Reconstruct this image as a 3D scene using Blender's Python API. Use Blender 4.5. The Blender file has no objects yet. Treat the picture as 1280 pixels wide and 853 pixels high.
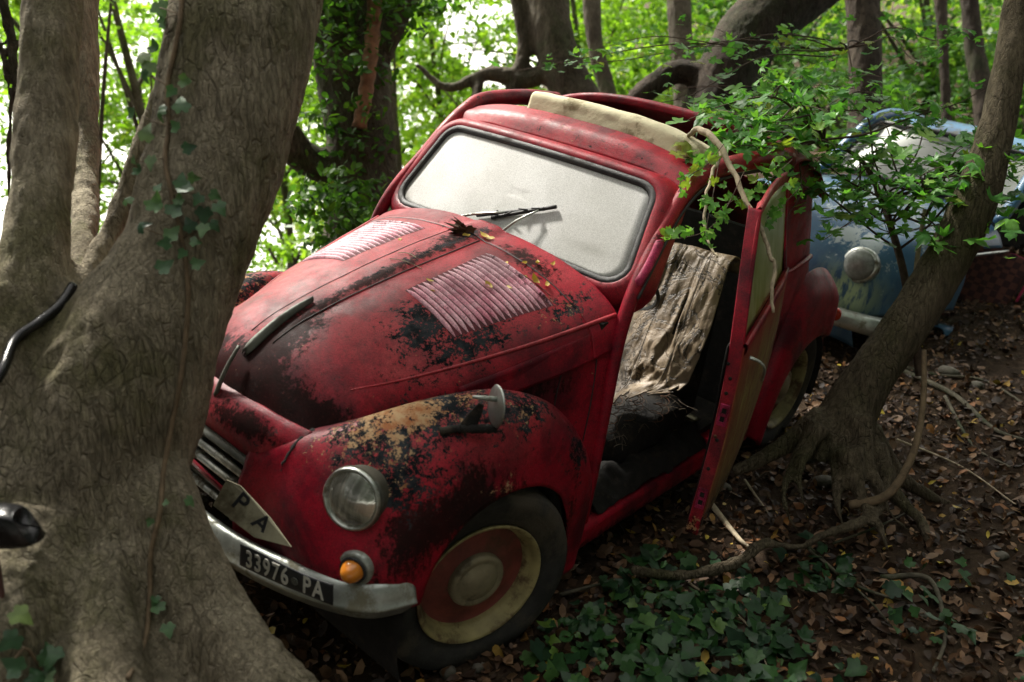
import bpy, bmesh, math, random
import numpy as np
from mathutils import Vector, Matrix
from mathutils.bvhtree import BVHTree
rng = np.random.default_rng(7); random.seed(7)
scene = bpy.context.scene; C = scene.collection
R = math.radians
# ------------------------------------------------------------------ camera frame / placement helpers
FPX = 1092.45; PITCH = R(17)
sp, cp = math.sin(PITCH), math.cos(PITCH)
CAMM = np.array([[1,0,0],[0,-sp,cp],[0,-cp,-sp]])          # camera (x right, y down, z fwd) -> world, camera at origin
RC = np.array([[-0.65107295,0.74708912,0.13402184],[0.21721672,0.35258612,-0.91021971],[-0.72726949,-0.56350765,-0.39183954]])
CC = np.array([1.53744325,1.77747294,1.82256369])
CAR_R = CAMM @ RC; CAR_T = -CAR_R @ CC
def W(px, py, d):                                            # a real point at depth d metres along the view
    return CAMM @ np.array([(px-640)/FPX*d, (py-426.5)/FPX*d, d])
def car2w(p): return CAR_R @ np.asarray(p, float) + CAR_T
def sstep(a, b, x):
    t = np.clip((x-a)/(b-a), 0, 1); return t*t*(3-2*t)
# ------------------------------------------------------------------ value noise
_perm = rng.permutation(4096); _val = rng.random(4096)*2-1
def vnoise(x, y, z=0.0):
    x, y, z = np.broadcast_arrays(np.asarray(x,float), np.asarray(y,float), np.asarray(z,float))
    xi, yi, zi = np.floor(x).astype(int), np.floor(y).astype(int), np.floor(z).astype(int)
    fx, fy, fz = x-xi, y-yi, z-zi
    fx, fy, fz = [t*t*(3-2*t) for t in (fx,fy,fz)]
    def h(i,j,k): return _val[_perm[(_perm[(_perm[i&4095]+j)&4095]+k)&4095]]
    r = 0
    for a in (0,1):
        for b in (0,1):
            for c in (0,1):
                r = r + h(xi+a,yi+b,zi+c)*(fx if a else 1-fx)*(fy if b else 1-fy)*(fz if c else 1-fz)
    return r
def fbm(x, y, z=0.0, o=4):
    s, a, t = 0, 1, 0
    for k in range(o):
        s = s + a*vnoise(x*2**k+k*17, y*2**k+k*31, np.asarray(z)*2**k+k*7); t += a; a *= .5
    return s/t
# ------------------------------------------------------------------ the hillside
def ground(x, y):
    x = np.asarray(x, float); y = np.asarray(y, float)
    n = (x-.5)*-.747 + (y-2.9)*.665
    z = -1.60 + .19*sstep(0, 1.1, n)
    z = z - .42*np.maximum(n-2.6, 0)*sstep(2.6, 4.6, n)*sstep(4.5, -1.0, x)
    z = z + .09*np.maximum(y-5.0, 0)*sstep(1.0, 4.5, x)
    z = z + .05*np.maximum(x-1.2, 0)
    z = z - .06*np.maximum(1.9-y, 0)
    z = z + .05*fbm(x*.9, y*.9, 3) + .018*fbm(x*5, y*5, 9)*sstep(14, 6, y)
    return z
def gpt(px, py):                                             # where the view ray meets the ground
    d = W(px, py, 1.0)
    for s in np.arange(1.0, 30, .02):
        q = d*s
        if q[2] < ground(q[0], q[1]): return np.array([q[0], q[1], float(ground(q[0], q[1]))])
    return d*30
# ------------------------------------------------------------------ object helpers
def tag(o, label=None, cat=None, group=None, kind=None):
    if label: o['label'] = label
    if cat: o['category'] = cat
    if group: o['group'] = group
    if kind: o['kind'] = kind
    return o
def empty(name, loc, M=None):
    o = bpy.data.objects.new(name, None); C.objects.link(o); o.empty_display_size = .1
    if M is not None: o.matrix_world = M
    else: o.location = Vector(loc)
    return o
def mesh_obj(name, V, F, mat, parent=None, smooth=True, attrs=None, loc=None):
    me = bpy.data.meshes.new(name)
    V = np.asarray(V, np.float32); 
    if isinstance(F, np.ndarray):
        k = F.shape[1]; me.vertices.add(len(V)); me.vertices.foreach_set('co', V.ravel())
        me.loops.add(F.size); me.loops.foreach_set('vertex_index', F.astype(np.int32).ravel())
        me.polygons.add(len(F)); me.polygons.foreach_set('loop_start', np.arange(0, F.size, k, dtype=np.int32))
        me.polygons.foreach_set('loop_total', np.full(len(F), k, np.int32)); me.update(calc_edges=True)
    else:
        me.from_pydata([tuple(map(float, v)) for v in V], [], F); me.update()
    me.validate()
    if smooth: me.polygons.foreach_set('use_smooth', [True]*len(me.polygons))
    if attrs:
        for k, a in attrs.items():
            at = me.attributes.new(k, 'FLOAT', 'POINT'); at.data.foreach_set('value', np.asarray(a, np.float32))
    me.materials.append(mat)
    o = bpy.data.objects.new(name, me); C.objects.link(o)
    if parent is not None: o.parent = parent
    if loc is not None: o.location = loc
    return o
class MB:                                                     # collects shapes for ONE mesh
    def __init__(s): s.V = []; s.F = []; s.n = 0
    def add(s, V, F):
        V = np.asarray(V, float); s.V.append(V); s.F += [[i+s.n for i in f] for f in (F.tolist() if isinstance(F, np.ndarray) else F)]; s.n += len(V); return s
    def box(s, c, size, M=None):
        h = np.array(size)/2; V = np.array([[x,y,z] for x in (-1,1) for y in (-1,1) for z in (-1,1)])*h
        if M is not None: V = V @ np.asarray(M).T
        return s.add(V+np.array(c), [[0,1,3,2],[4,6,7,5],[0,4,5,1],[2,3,7,6],[0,2,6,4],[1,5,7,3]])
    def tube(s, P, r, n=8, cap=True, flat=None):
        V, F = tube(P, r, n, cap, flat); return s.add(V, F)
    def build(s, name, mat, parent=None, smooth=True, loc=None, attrs=None, bevel=0, solid=0):
        o = mesh_obj(name, np.concatenate(s.V), s.F, mat, parent, smooth, attrs, loc)
        if solid: solidify(o, solid)
        if bevel: b = o.modifiers.new('b', 'BEVEL'); b.width = bevel; b.segments = 2; b.limit_method = 'ANGLE'; b.angle_limit = R(35)
        return o
def solidify(o, t, off=-1):
    m = o.modifiers.new('s', 'SOLIDIFY'); m.thickness = t; m.offset = off; return o
def nrm(v): v = np.asarray(v, float); return v/(np.linalg.norm(v)+1e-12)
def spline(P, n):                                             # Catmull-Rom along axis 0
    P = np.asarray(P, float); m = len(P)
    if m == 2: t = np.linspace(0, 1, n).reshape((-1,)+(1,)*(P.ndim-1)); return P[0]*(1-t)+P[1]*t
    Q = np.concatenate([[2*P[0]-P[1]], P, [2*P[-1]-P[-2]]]); u = np.linspace(0, m-1, n); i = np.minimum(u.astype(int), m-2)
    t = (u-i).reshape((-1,)+(1,)*(P.ndim-1)); a, b, c, d = Q[i], Q[i+1], Q[i+2], Q[i+3]
    return .5*((2*b)+(-a+c)*t+(2*a-5*b+4*c-d)*t*t+(-a+3*b-3*c+d)*t**3)
def tube(P, r, n=8, cap=True, flat=None):
    P = np.asarray(P, float); m = len(P); r = np.broadcast_to(np.asarray(r, float), (m,)) if np.ndim(r) <= 1 else r
    T = np.gradient(P, axis=0); T /= np.linalg.norm(T, axis=1)[:,None]+1e-12
    a = np.array([0,0,1.]) if abs(T[0][2]) < .9 else np.array([1.,0,0]); N = nrm(np.cross(T[0], a)); V = []
    for i in range(m):
        N = nrm(N-T[i]*N.dot(T[i])); B = np.cross(T[i], N)
        th = np.linspace(0, 2*math.pi, n, endpoint=False)
        f = 1 if flat is None else flat
        V.append(P[i]+r[i]*(np.cos(th)[:,None]*N+f*np.sin(th)[:,None]*B))
    V = np.concatenate(V); F = [[i*n+j, i*n+(j+1)%n, (i+1)*n+(j+1)%n, (i+1)*n+j] for i in range(m-1) for j in range(n)]
    if cap: F += [list(range(n))[::-1], [(m-1)*n+j for j in range(n)]]
    return V, F
def patch(ctrl, nu, nv):
    A = spline(np.asarray(ctrl, float), nu); A = spline(A.transpose(1,0,2), nv).transpose(1,0,2)   # (nu, nv, 3)
    idx = np.arange(nu*nv).reshape(nu, nv)
    F = np.stack([idx[:-1,:-1], idx[1:,:-1], idx[1:,1:], idx[:-1,1:]], -1).reshape(-1, 4)
    return A.reshape(-1, 3), F
def lathe(prof, n=48):                                        # prof: (radius, height along +Y)
    prof = np.asarray(prof, float); th = np.linspace(0, 2*math.pi, n, endpoint=False)
    V = np.stack([np.outer(prof[:,0], np.cos(th)), np.repeat(prof[:,1][:,None], n, 1), np.outer(prof[:,0], np.sin(th))], -1).reshape(-1, 3)
    m = len(prof); F = [[i*n+j, (i+1)*n+j, (i+1)*n+(j+1)%n, i*n+(j+1)%n] for i in range(m-1) for j in range(n)]
    return V, F
def frame_y(d, up=(0,0,1)):                                   # matrix whose Y axis is d
    y = nrm(d); x = nrm(np.cross(y, up)); z = np.cross(x, y); return np.stack([x, y, z], 1)
# ------------------------------------------------------------------ materials
class NG:
    def __init__(s, name):
        s.m = bpy.data.materials.new(name); s.m.use_nodes = True; s.t = s.m.node_tree; s.n = s.t.nodes; s.n.clear()
        s.out = s.n.new('ShaderNodeOutputMaterial'); s.b = s.n.new('ShaderNodeBsdfPrincipled'); s.t.links.new(s.b.outputs[0], s.out.inputs[0])
        s.tc = s.n.new('ShaderNodeTexCoord'); s.co = s.tc.outputs['Object']
    def L(s, a, b):
        if hasattr(a, 'is_output') or isinstance(a, bpy.types.NodeSocket): s.t.links.new(a, b)
        else:
            if isinstance(a, (tuple, list)) and len(a) == 3 and b.type == 'RGBA': a = (*a, 1)
            b.default_value = a
    def map(s, scale, co=None, rot=(0,0,0)):
        m = s.n.new('ShaderNodeMapping'); m.inputs['Scale'].default_value = scale; m.inputs['Rotation'].default_value = rot; s.L(co or s.co, m.inputs[0]); return m.outputs[0]
    def noise(s, scale, detail=6, rough=.6, co=None, dist=0):
        m = s.n.new('ShaderNodeTexNoise'); m.inputs['Scale'].default_value = scale; m.inputs['Detail'].default_value = detail
        m.inputs['Roughness'].default_value = rough; m.inputs['Distortion'].default_value = dist; s.L(co or s.co, m.inputs['Vector']); return m.outputs[0]
    def voro(s, scale, feat='DISTANCE_TO_EDGE', co=None, rnd=1):
        m = s.n.new('ShaderNodeTexVoronoi'); m.feature = feat; m.inputs['Scale'].default_value = scale; m.inputs['Randomness'].default_value = rnd; s.L(co or s.co, m.inputs['Vector']); return m.outputs[0]
    def math(s, op, a, b=0, clamp=False):
        m = s.n.new('ShaderNodeMath'); m.operation = op; m.use_clamp = clamp; s.L(a, m.inputs[0]); s.L(b, m.inputs[1]); return m.outputs[0]
    def ramp(s, v, a, b, lo=0, hi=1):
        m = s.n.new('ShaderNodeMapRange'); m.interpolation_type = 'SMOOTHSTEP'; s.L(v, m.inputs[0]); 
        for i, q in enumerate((a, b, lo, hi)): m.inputs[i+1].default_value = q
        return m.outputs[0]
    def mix(s, f, a, b, mode='MIX'):
        m = s.n.new('ShaderNodeMix'); m.data_type = 'RGBA'; m.blend_type = mode; s.L(f, m.inputs[0]); s.L(a, m.inputs[6]); s.L(b, m.inputs[7]); return m.outputs[2]
    def attr(s, name):
        m = s.n.new('ShaderNodeAttribute'); m.attribute_name = name; return m.outputs['Fac']
    def bump(s, h, strength=.5, dist=.01):
        m = s.n.new('ShaderNodeBump'); m.inputs['Strength'].default_value = strength; m.inputs['Distance'].default_value = dist; s.L(h, m.inputs['Height']); s.t.links.new(m.outputs[0], s.b.inputs['Normal']); return m
    def set(s, **k):
        for a, v in k.items(): s.L(v, s.b.inputs[{'col':'Base Color','rough':'Roughness','metal':'Metallic','spec':'Specular IOR Level','trans':'Transmission Weight','alpha':'Alpha','coat':'Coat Weight'}[a]])
        return s
def simple(name, col, rough=.6, metal=0, var=.35, scale=12, bump=.3, dirt=None, dirt_amt=.5, dscale=5):
    g = NG(name); n = g.noise(scale, 8, .65)
    dark = tuple(c*(1-var) for c in col); lite = tuple(min(1, c*(1+var)) for c in col)
    c = g.mix(g.ramp(n, .3, .7), dark, lite)
    if dirt:
        d = g.ramp(g.noise(dscale, 10, .7), .62-.3*dirt_amt, .72-.2*dirt_amt)
        c = g.mix(d, c, dirt); g.set(rough=g.ramp(d, 0, 1, rough, .85)); 
        if metal: g.set(metal=g.ramp(d, 0, 1, metal, 0))
    else: g.set(rough=rough, metal=metal)
    g.set(col=c); g.bump(g.noise(scale*8, 6, .7), bump, .004)
    return g.m
def paint(name, base=(.33,.005,.021), deep=(.075,.002,.010), faded=(.44,.055,.062), primer=(.008,.010,.012), rust=(.30,.115,.045), chips=.034):
    g = NG(name)
    peel, rst, grm, fad = g.attr('peel'), g.attr('rust'), g.attr('grime'), g.attr('fade')
    c = g.mix(g.ramp(g.noise(4.5, 9, .68, dist=.3), .36, .60), deep, base)
    cl = g.ramp(g.noise(9, 10, .72, dist=.4), .38, .62)
    c = g.mix(g.math('MULTIPLY', fad, g.math('ADD', g.math('MULTIPLY', cl, .6), .4)), c, faded)
    spk = g.ramp(g.noise(300, 4, .8), .3, .7, .42, 1.5)
    c = g.mix(.8, c, g.mix(1.0, c, spk, 'MULTIPLY'))
    # grime: dark streaky film
    st = g.noise(1, 8, .7, co=g.map((46, 46, 12)))
    st = g.math('ADD', g.math('MULTIPLY', st, .55), g.math('MULTIPLY', g.noise(100, 10, .8), .45))
    gm = g.ramp(g.math('ADD', st, g.math('MULTIPLY', grm, .20)), .55, .66)
    gm = g.math('MULTIPLY', gm, g.ramp(grm, .02, .35), True)
    c = g.mix(g.math('MULTIPLY', gm, .93), c, (.012, .009, .008))
    hz = g.ramp(g.noise(60, 12, .8), .50, .66); c = g.mix(g.math('MULTIPLY', hz, .55), c, (.045, .012, .011))
    hl_ = g.ramp(g.noise(95, 10, .8), .58, .70); c = g.mix(g.math('MULTIPLY', hl_, .34), c, (.46, .13, .12))
    # peeled paint
    n = g.noise(30, 14, .74, dist=.3); n2 = g.noise(110, 10, .8)
    nn = g.math('ADD', g.math('MULTIPLY', n, .50), g.math('MULTIPLY', n2, .50))
    sc = g.math('ADD', nn, g.math('MULTIPLY', peel, .22))
    pm = g.ramp(sc, .645-chips, .652-chips)
    pe = g.ramp(sc, .630-chips, .641-chips)
    rs = g.math('ADD', g.math('ADD', g.math('MULTIPLY', g.noise(36, 12, .72, dist=.3), .58), g.math('MULTIPLY', g.noise(120, 10, .78), .42)), g.math('MULTIPLY', rst, .22)); rm = g.ramp(rs, .622, .632)
    c = g.mix(pe, c, (.05, .018, .014))
    pc = g.mix(g.ramp(g.noise(18, 5, .6), .4, .6), primer, tuple(min(1, p*2.6+.01) for p in primer))
    c = g.mix(pm, c, pc)
    rc = g.mix(g.ramp(g.noise(30, 6, .7), .35, .65), rust, (.40, .27, .15))
    c = g.mix(rm, c, rc)
    g.set(col=c, rough=g.math('ADD', g.ramp(g.noise(14, 8, .7), .3, .7, .34, .62), g.math('MULTIPLY', g.math('MAXIMUM', pm, rm), .3)), spec=g.math('SUBTRACT', .28, g.math('MULTIPLY', g.math('MAXIMUM', gm, pm), .22)))
    h = g.math('SUBTRACT', g.math('ADD', g.math('MULTIPLY', g.noise(200, 5, .8), .6), g.math('MULTIPLY', g.noise(24, 6, .6), .6)), g.math('MULTIPLY', pm, .7))
    g.bump(h, .38, .004)
    return g.m
# ------------------------------------------------------------------ car materials
M = {}
M['paint'] = paint('weathered_red_paint')
M['louvre'] = paint('faded_louvre_paint', base=(.60,.04,.14), faded=(.86,.56,.63))
M['recess'] = simple('dark_louvre_recess', (.075,.008,.014), .8, var=.5, scale=40, bump=.3)
M['black'] = simple('perished_black_rubber', (.016,.016,.017), .5, var=.5, scale=30, bump=.5, dirt=(.045,.04,.034), dirt_amt=.35)
M['tyre'] = simple('old_tyre_rubber', (.020,.0195,.017), .85, var=.5, scale=14, bump=.5, dirt=(.06,.05,.035), dirt_amt=.45)
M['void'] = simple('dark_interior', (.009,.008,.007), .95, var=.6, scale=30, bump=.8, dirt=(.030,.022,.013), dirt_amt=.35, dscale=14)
M['chrome'] = simple('pitted_chrome', (.50,.52,.48), .30, 1, var=.25, scale=25, bump=.25, dirt=(.11,.09,.06), dirt_amt=.42, dscale=16)
M['alu'] = simple('dull_bumper_metal', (.40,.43,.40), .38, .75, var=.25, scale=9, bump=.25, dirt=(.17,.16,.11), dirt_amt=.42, dscale=11)
M['dullmetal'] = simple('dull_grey_metal', (.16,.17,.15), .5, .6, var=.35, scale=20, bump=.3, dirt=(.05,.045,.03), dirt_amt=.5)
M['rust'] = simple('bare_rusty_metal', (.10,.045,.022), .85, 0, var=.6, scale=18, bump=.6)
M['rim'] = simple('cream_rim_paint', (.30,.255,.11), .55, 0, var=.3, scale=11, bump=.3, dirt=(.10,.06,.03), dirt_amt=.55, dscale=9)
M['cap'] = simple('dusty_hubcap', (.27,.235,.15), .5, .35, var=.3, scale=10, bump=.3, dirt=(.10,.08,.05), dirt_amt=.45, dscale=9)
M['disc'] = simple('dull_red_wheel_disc', (.16,.035,.025), .65, 0, var=.35, scale=12, bump=.4, dirt=(.09,.045,.025), dirt_amt=.5)
M['canvas'] = simple('cream_canvas', (.72,.66,.45), .9, 0, var=.12, scale=6, bump=.5, dirt=(.30,.25,.14), dirt_amt=.25, dscale=7)
g = NG('cracked_beige_leather'); cn = g.noise(5, 8, .65, dist=.6); ck = g.ramp(g.math('ABSOLUTE', g.math('SUBTRACT', g.noise(7, 6, .6, dist=1.2), .5)), 0, .02)
c = g.mix(g.ramp(cn, .32, .66), (.10,.070,.042), (.27,.20,.125)); c = g.mix(g.math('SUBTRACT', 1, ck), c, (.03,.02,.012)); c = g.mix(g.ramp(g.noise(60, 8, .75), .54, .70, 0, .6), c, (.06,.04,.025))
g.set(col=c, rough=.42, spec=.5); g.bump(g.math('ADD', g.noise(16, 10, .7, dist=.6), g.math('MULTIPLY', ck, .3)), .7, .012); M['leather'] = g.m
M['plate'] = simple('black_plate', (.018,.02,.024), .5, 0, var=.3, bump=.1)
M['white'] = simple('plate_white', (.55,.54,.48), .6, 0, var=.15, bump=.1)
M['ochre'] = simple('grimy_white_card', (.30,.28,.19), .7, 0, var=.3, scale=8, bump=.2, dirt=(.12,.10,.06), dirt_amt=.45)
def glassy(name, col, rough, var=.2, scale=5, dirt=None, amt=.4, ds=3, spec=.5, bump=.1):
    m = simple(name, col, rough, 0, var, scale, bump, dirt, amt, ds); return m
# frosted windscreen: grime-covered glass that scatters the sky
g = NG('dust_frosted_glass')
cloud = g.noise(2.2, 8, .6); sp1 = g.ramp(g.noise(300, 3, .7), .3, .7, .72, 1.15)
c = g.mix(g.ramp(cloud, .32, .68), (.56,.56,.53), (.78,.78,.77)); c = g.mix(1, c, sp1, 'MULTIPLY')
dr = g.ramp(g.noise(46, 8, .75), .70, .76); c = g.mix(g.math('MULTIPLY', dr, .6), c, (.10,.09,.07))
c = g.mix(g.ramp(g.attr('grime'), .1, 1, 0, .75), c, (.13,.12,.09))  # darkens the dirty edge and the painted reflection smear
g.set(col=c, rough=g.ramp(cloud, .3, .7, .42, .6), spec=.5); g.bump(g.noise(260, 4, .7), .25, .002)
M['screen'] = g.m
g = NG('algae_green_glass')
a = g.noise(1, 8, .65, co=g.map((9, 9, 2.5)))
c = g.mix(g.ramp(a, .35, .62), (.20,.25,.03), (.40,.41,.20)); c = g.mix(g.ramp(g.noise(3, 4, .5), .45, .6), c, (.20,.24,.04))
g.set(col=c, rough=.4, spec=.6); g.bump(g.noise(200, 4, .7), .2, .002); M['greenglass'] = g.m
g = NG('lamp_glass'); ln = g.noise(1, 3, .5, co=g.map((4, 90, 4)))
g.set(col=g.mix(g.ramp(ln, .35, .65), (.33,.33,.29), (.62,.62,.56)), rough=.12, metal=.75, spec=.9); g.bump(ln, .5, .004); M['lens'] = g.m
g = NG('amber_lens'); ln = g.noise(60, 3, .5)
g.set(col=g.mix(ln, (.55,.14,.01), (.72,.28,.03)), rough=.2, spec=.8); g.bump(ln, .3, .003); M['amber'] = g.m
M['redlens'] = simple('red_lens', (.5,.03,.01), .25, var=.2, bump=.1)
# door skin: green-yellow lichen over rust, running down
g = NG('lichen_streaked_door_paint')
s1 = g.noise(1, 12, .72, co=g.map((13, 13, 3.2), rot=(0, R(9), 0)), dist=.4); s2 = g.noise(1, 12, .78, co=g.map((34, 34, 9)), dist=.4)
c = g.mix(g.ramp(s1, .36, .60), (.17,.045,.020), (.19,.13,.040)); c = g.mix(g.ramp(s2, .50, .68), c, (.33,.30,.10))
c = g.mix(g.ramp(g.noise(7, 8, .7), .52, .66), c, (.12,.045,.02)); c = g.mix(g.math('MULTIPLY', g.attr('fade'), g.ramp(g.noise(6, 8, .7), .3, .5)), c, (.27,.035,.022))
c = g.mix(g.math('MULTIPLY', g.attr('grime'), g.ramp(g.noise(40, 8, .7), .42, .52)), c, (.02,.013,.01))
g.set(col=c, rough=.7, spec=.3); g.bump(g.noise(150, 5, .7), .5, .004); M['doorskin'] = g.m
g = NG('olive_grime_cloth'); g.set(col=g.mix(g.ramp(g.noise(9, 8, .7), .35, .65), (.05,.05,.03), (.16,.15,.09)), rough=.9); g.bump(g.noise(40, 8, .7), .6, .01); M['olive'] = g.m

def wear(V, **k):
    V = np.asarray(V, float); out = {}
    for key in ('peel', 'rust', 'grime', 'fade'):
        a = np.zeros(len(V))
        for it in k.get(key, []):
            c, r, s = it[:3]; d = (V-np.array(c))/np.array(r); a += s*np.exp(-(d*d).sum(1))
        out[key] = np.clip(a, -1, 1.6)
    return out
# ------------------------------------------------------------------ the red car (car frame: x forward, y its left, z up)
CARM = Matrix([[*CAR_R[i], 0] for i in range(3)]+[[0,0,0,1]]); 
base = car2w((-1,0,0)); CARM.translation = Vector(base)
car = empty('vintage_car', base, CARM)
tag(car, 'rusty red vintage coupe with its door hanging open, wedged nose first against the big tree', 'car')
OFF = (1,0,0)
def cp_(name, V, F, mat, parent=None, solid=0, attrs=None, smooth=True):
    o = mesh_obj(name, V, F, mat, parent or car, smooth, attrs, OFF if parent is None else None)
    if solid: solidify(o, solid)
    return o
def cb(mb, name, mat, parent=None, **k): return mb.build(name, mat, parent or car, loc=OFF if parent is None else None, **k)

# ---- hood: rails centre -> side, stations cowl -> nose
HS = [  # (x, [(y,z)...])
 (-.555, [(0,1.045),(.18,1.038),(.34,1.012),(.46,.972),(.535,.92),(.562,.84)]),
 (-.44,  [(0,1.028),(.18,1.020),(.33,.990),(.44,.945),(.515,.89),(.545,.81)]),
 (-.28,  [(0,1.003),(.17,.995),(.31,.960),(.41,.915),(.475,.86),(.505,.77)]),
 (-.05,  [(0,.958),(.15,.950),(.27,.915),(.36,.865),(.415,.81),(.44,.735)]),
 (.13,   [(0,.915),(.13,.905),(.235,.868),(.31,.815),(.35,.765),(.37,.71)]),
 (.27,   [(0,.868),(.115,.857),(.21,.825),(.28,.782),(.32,.742),(.345,.705)]),
 (.37,   [(0,.800),(.095,.792),(.18,.770),(.25,.742),(.29,.718),(.315,.700)]),
 (.42,   [(0,.725),(.09,.722),(.17,.716),(.235,.710),(.28,.704),(.305,.698)])]
def hood_ctrl(sts, sgn=1): return [[(x, sgn*y, z) for y, z in row] for x, row in sts]
full = [[(x, -y, z) for y, z in row[::-1]] + [(x, y, z) for y, z in row[1:]] for x, row in HS]
# keep the middle smooth, round the leading edge back a little
V, F = patch(full, 90, 110)
ax = V[:,0]; V[:,0] += np.where(ax > .2, -.034*((np.abs(V[:,1])/.24)**2)*sstep(.25, .42, ax), 0)
rib = np.exp(-(np.abs(V[:,1])/(.045+.012*sstep(.2,-.5,ax)))**8); V[:,2] += .010*rib*sstep(.33, .1, ax)
V[:,2] += .005*fbm(V[:,0]*5, V[:,1]*5, 2)
HOODV, HOODF = V.copy(), F
hb = BVHTree.FromPolygons([Vector(v) for v in V], F.tolist())
def on_hood(x, y, up=0.0):
    h = hb.ray_cast(Vector((x, y, 2)), Vector((0,0,-1)))
    return np.array(h[0])+np.array(h[1])*up*(1 if h[1].z > 0 else -1) if h[0] else np.array([x, y, .9])
def hood_n(x, y):
    h = hb.ray_cast(Vector((x, y, 2)), Vector((0,0,-1))); n = np.array(h[1]); return n if n[2] > 0 else -n
HW = dict(peel=[((-.02,.25,.92),(.11,.09,.2),.72),((-.14,.38,.88),(.12,.06,.1),.6),((-.42,.44,.95),(.12,.06,.1),.6),((.1,.36,.8),(.2,.08,.1),.25),((-.47,-.1,1.0),(.06,.14,.1),.35),((-.3,.02,1),(.3,.03,.1),.55),((.40,.14,.72),(.06,.1,.06),.3)],
          rust=[((-.05,.3,.92),(.1,.1,.2),.15),((-.4,.43,.95),(.1,.05,.1),.35)],
          grime=[((.40,.0,.75),(.10,.20,.12),1.5),((.34,.20,.72),(.07,.10,.06),1.6),((.26,.06,.86),(.16,.06,.1),1.1),((0,.03,.95),(.35,.018,.1),.7),((-.42,.0,1.0),(.12,.05,.1),.9),((-.47,.24,1.0),(.05,.12,.1),.9),((.30,.28,.72),(.07,.05,.05),1.1),((-.2,.03,1.0),(.25,.02,.1),.5)],
          fade=[((-.2,-.25,.95),(.5,.3,.3),.95),((-.1,.3,.9),(.35,.2,.12),.5),((.05,.30,.84),(.2,.12,.08),.75),((-.4,.3,1),(.2,.3,.1),.35)])
seam = (V[:,0].reshape(-1) < -.448)
fa = np.array([V[f].mean(0)[0] for f in F])
HWA = wear(V, **HW)
cp_('scuttle', V, F[fa < -.452], M['paint'], solid=.004, attrs=HWA)
hood = cp_('hood', V, F[fa >= -.444], M['paint'], solid=.004, attrs=HWA)
mb = MB()                                                        # seam beside the rib and the rib's far edge
for yy, r in ((.062, .0017), (-.062, .0013)):
    P = [on_hood(x, yy*(1-.25*sstep(-.4,.35,x)), .0008) for x in np.linspace(-.44, .30, 24)]; mb.tube(P, r, 5)
P = [on_hood(-.448, y, -.001) for y in np.linspace(-.45, .45, 30)]; mb.tube(P, .003, 5)
cb(mb, 'hood_seam', M['black'], hood)
for s in (1, -1):                                                # crease bead on the side
    P = spline([(.235,s*.285,.800),(.10,s*.338,.815),(-.06,s*.402,.845),(-.28,s*.465,.878),(-.55,s*.528,.925)], 40)
    Q = []
    for q in P:
        h = hb.find_nearest(Vector(q)); Q.append(np.array(h[0]))
    b = MB().tube(Q, np.linspace(.002, .0075, 40), 8); Va = b.V[0]
    cb(b, 'crease_bead', M['paint'], hood, attrs=wear(Va, fade=[((0,0,.8),(2,2,2),.8)]))
# louvre panels
for s in (1, -1):
    rows = [[on_hood(x, s*y)+hood_n(x, s*y)*.0006 for y in np.linspace(.135+.0, .335+.075*((-.075-x)/.315), 12)] for x in np.linspace(-.068, -.397, 20)]
    V, F = patch(rows, 40, 20); cp_('louvre_recess', V, F, M['recess'], hood)  # dark red sheet under the ridges darkens the gaps between them
    mb = MB(); nr = 17
    for k in range(nr):
        t = k/(nr-1); x = -.075-t*.315; y0 = .135-.0*t; y1 = .335+.075*t
        ys = np.linspace(y0, y1, 14); rows = []
        for y in ys:
            p = on_hood(x, s*y); n = hood_n(x, s*y); w = .0076*min(1, 6*min(y-y0, y1-y)/(y1-y0)+.25); hgt = .0095*min(1, 7*min(y-y0, y1-y)/(y1-y0)+.15)
            rows.append([p+np.array([dx*w, 0, 0])+n*(hgt*hh-.0006) for dx, hh in ((-1,0),(-.75,.75),(-.2,1),(.45,.75),(.95,.0))])
        V, F = patch(rows, 14, 5); mb.add(V, F)
    VV = np.concatenate(mb.V)
    cb(mb, 'louvre_panel', M['louvre'], hood, attrs=wear(VV, fade=[((-.2,s*.3,.95),(.4,.4,.4),1.4 if s < 0 else 1.0)], grime=[((-.39,s*.3,.95),(.03,.3,.2),.5)]))
# ornament: slim pointed metal blade lying on the nose line, and the trim hanging from it
P = [on_hood(x, .004, 0) for x in np.linspace(.355, .145, 18)]; w = .72*np.array([.010,.017,.019,.019,.018,.0175,.017,.016,.015,.014,.013,.012,.0105,.009,.0075,.006,.004,.002])
rows = [[p+np.array([0,-w[i],.002]), p+np.array([0,-w[i]*.6,.009+w[i]*.35]), p+np.array([0,0,.013+w[i]*.5]), p+np.array([0,w[i]*.6,.009+w[i]*.35]), p+np.array([0,w[i],.002])] for i, p in enumerate(P)]
V, F = patch(rows, 36, 13); cp_('hood_ornament', V, F, M['dullmetal'], hood, solid=.003)
P = spline([(.362,.0,.842),(.395,.004,.80),(.418,.004,.755),(.43,.002,.72)], 14)
V, F = tube([np.array(p)+[.006,0,0] for p in P], np.linspace(.0045,.007,14), 8); cp_('nose_trim', V, F, M['dullmetal'], hood)
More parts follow.
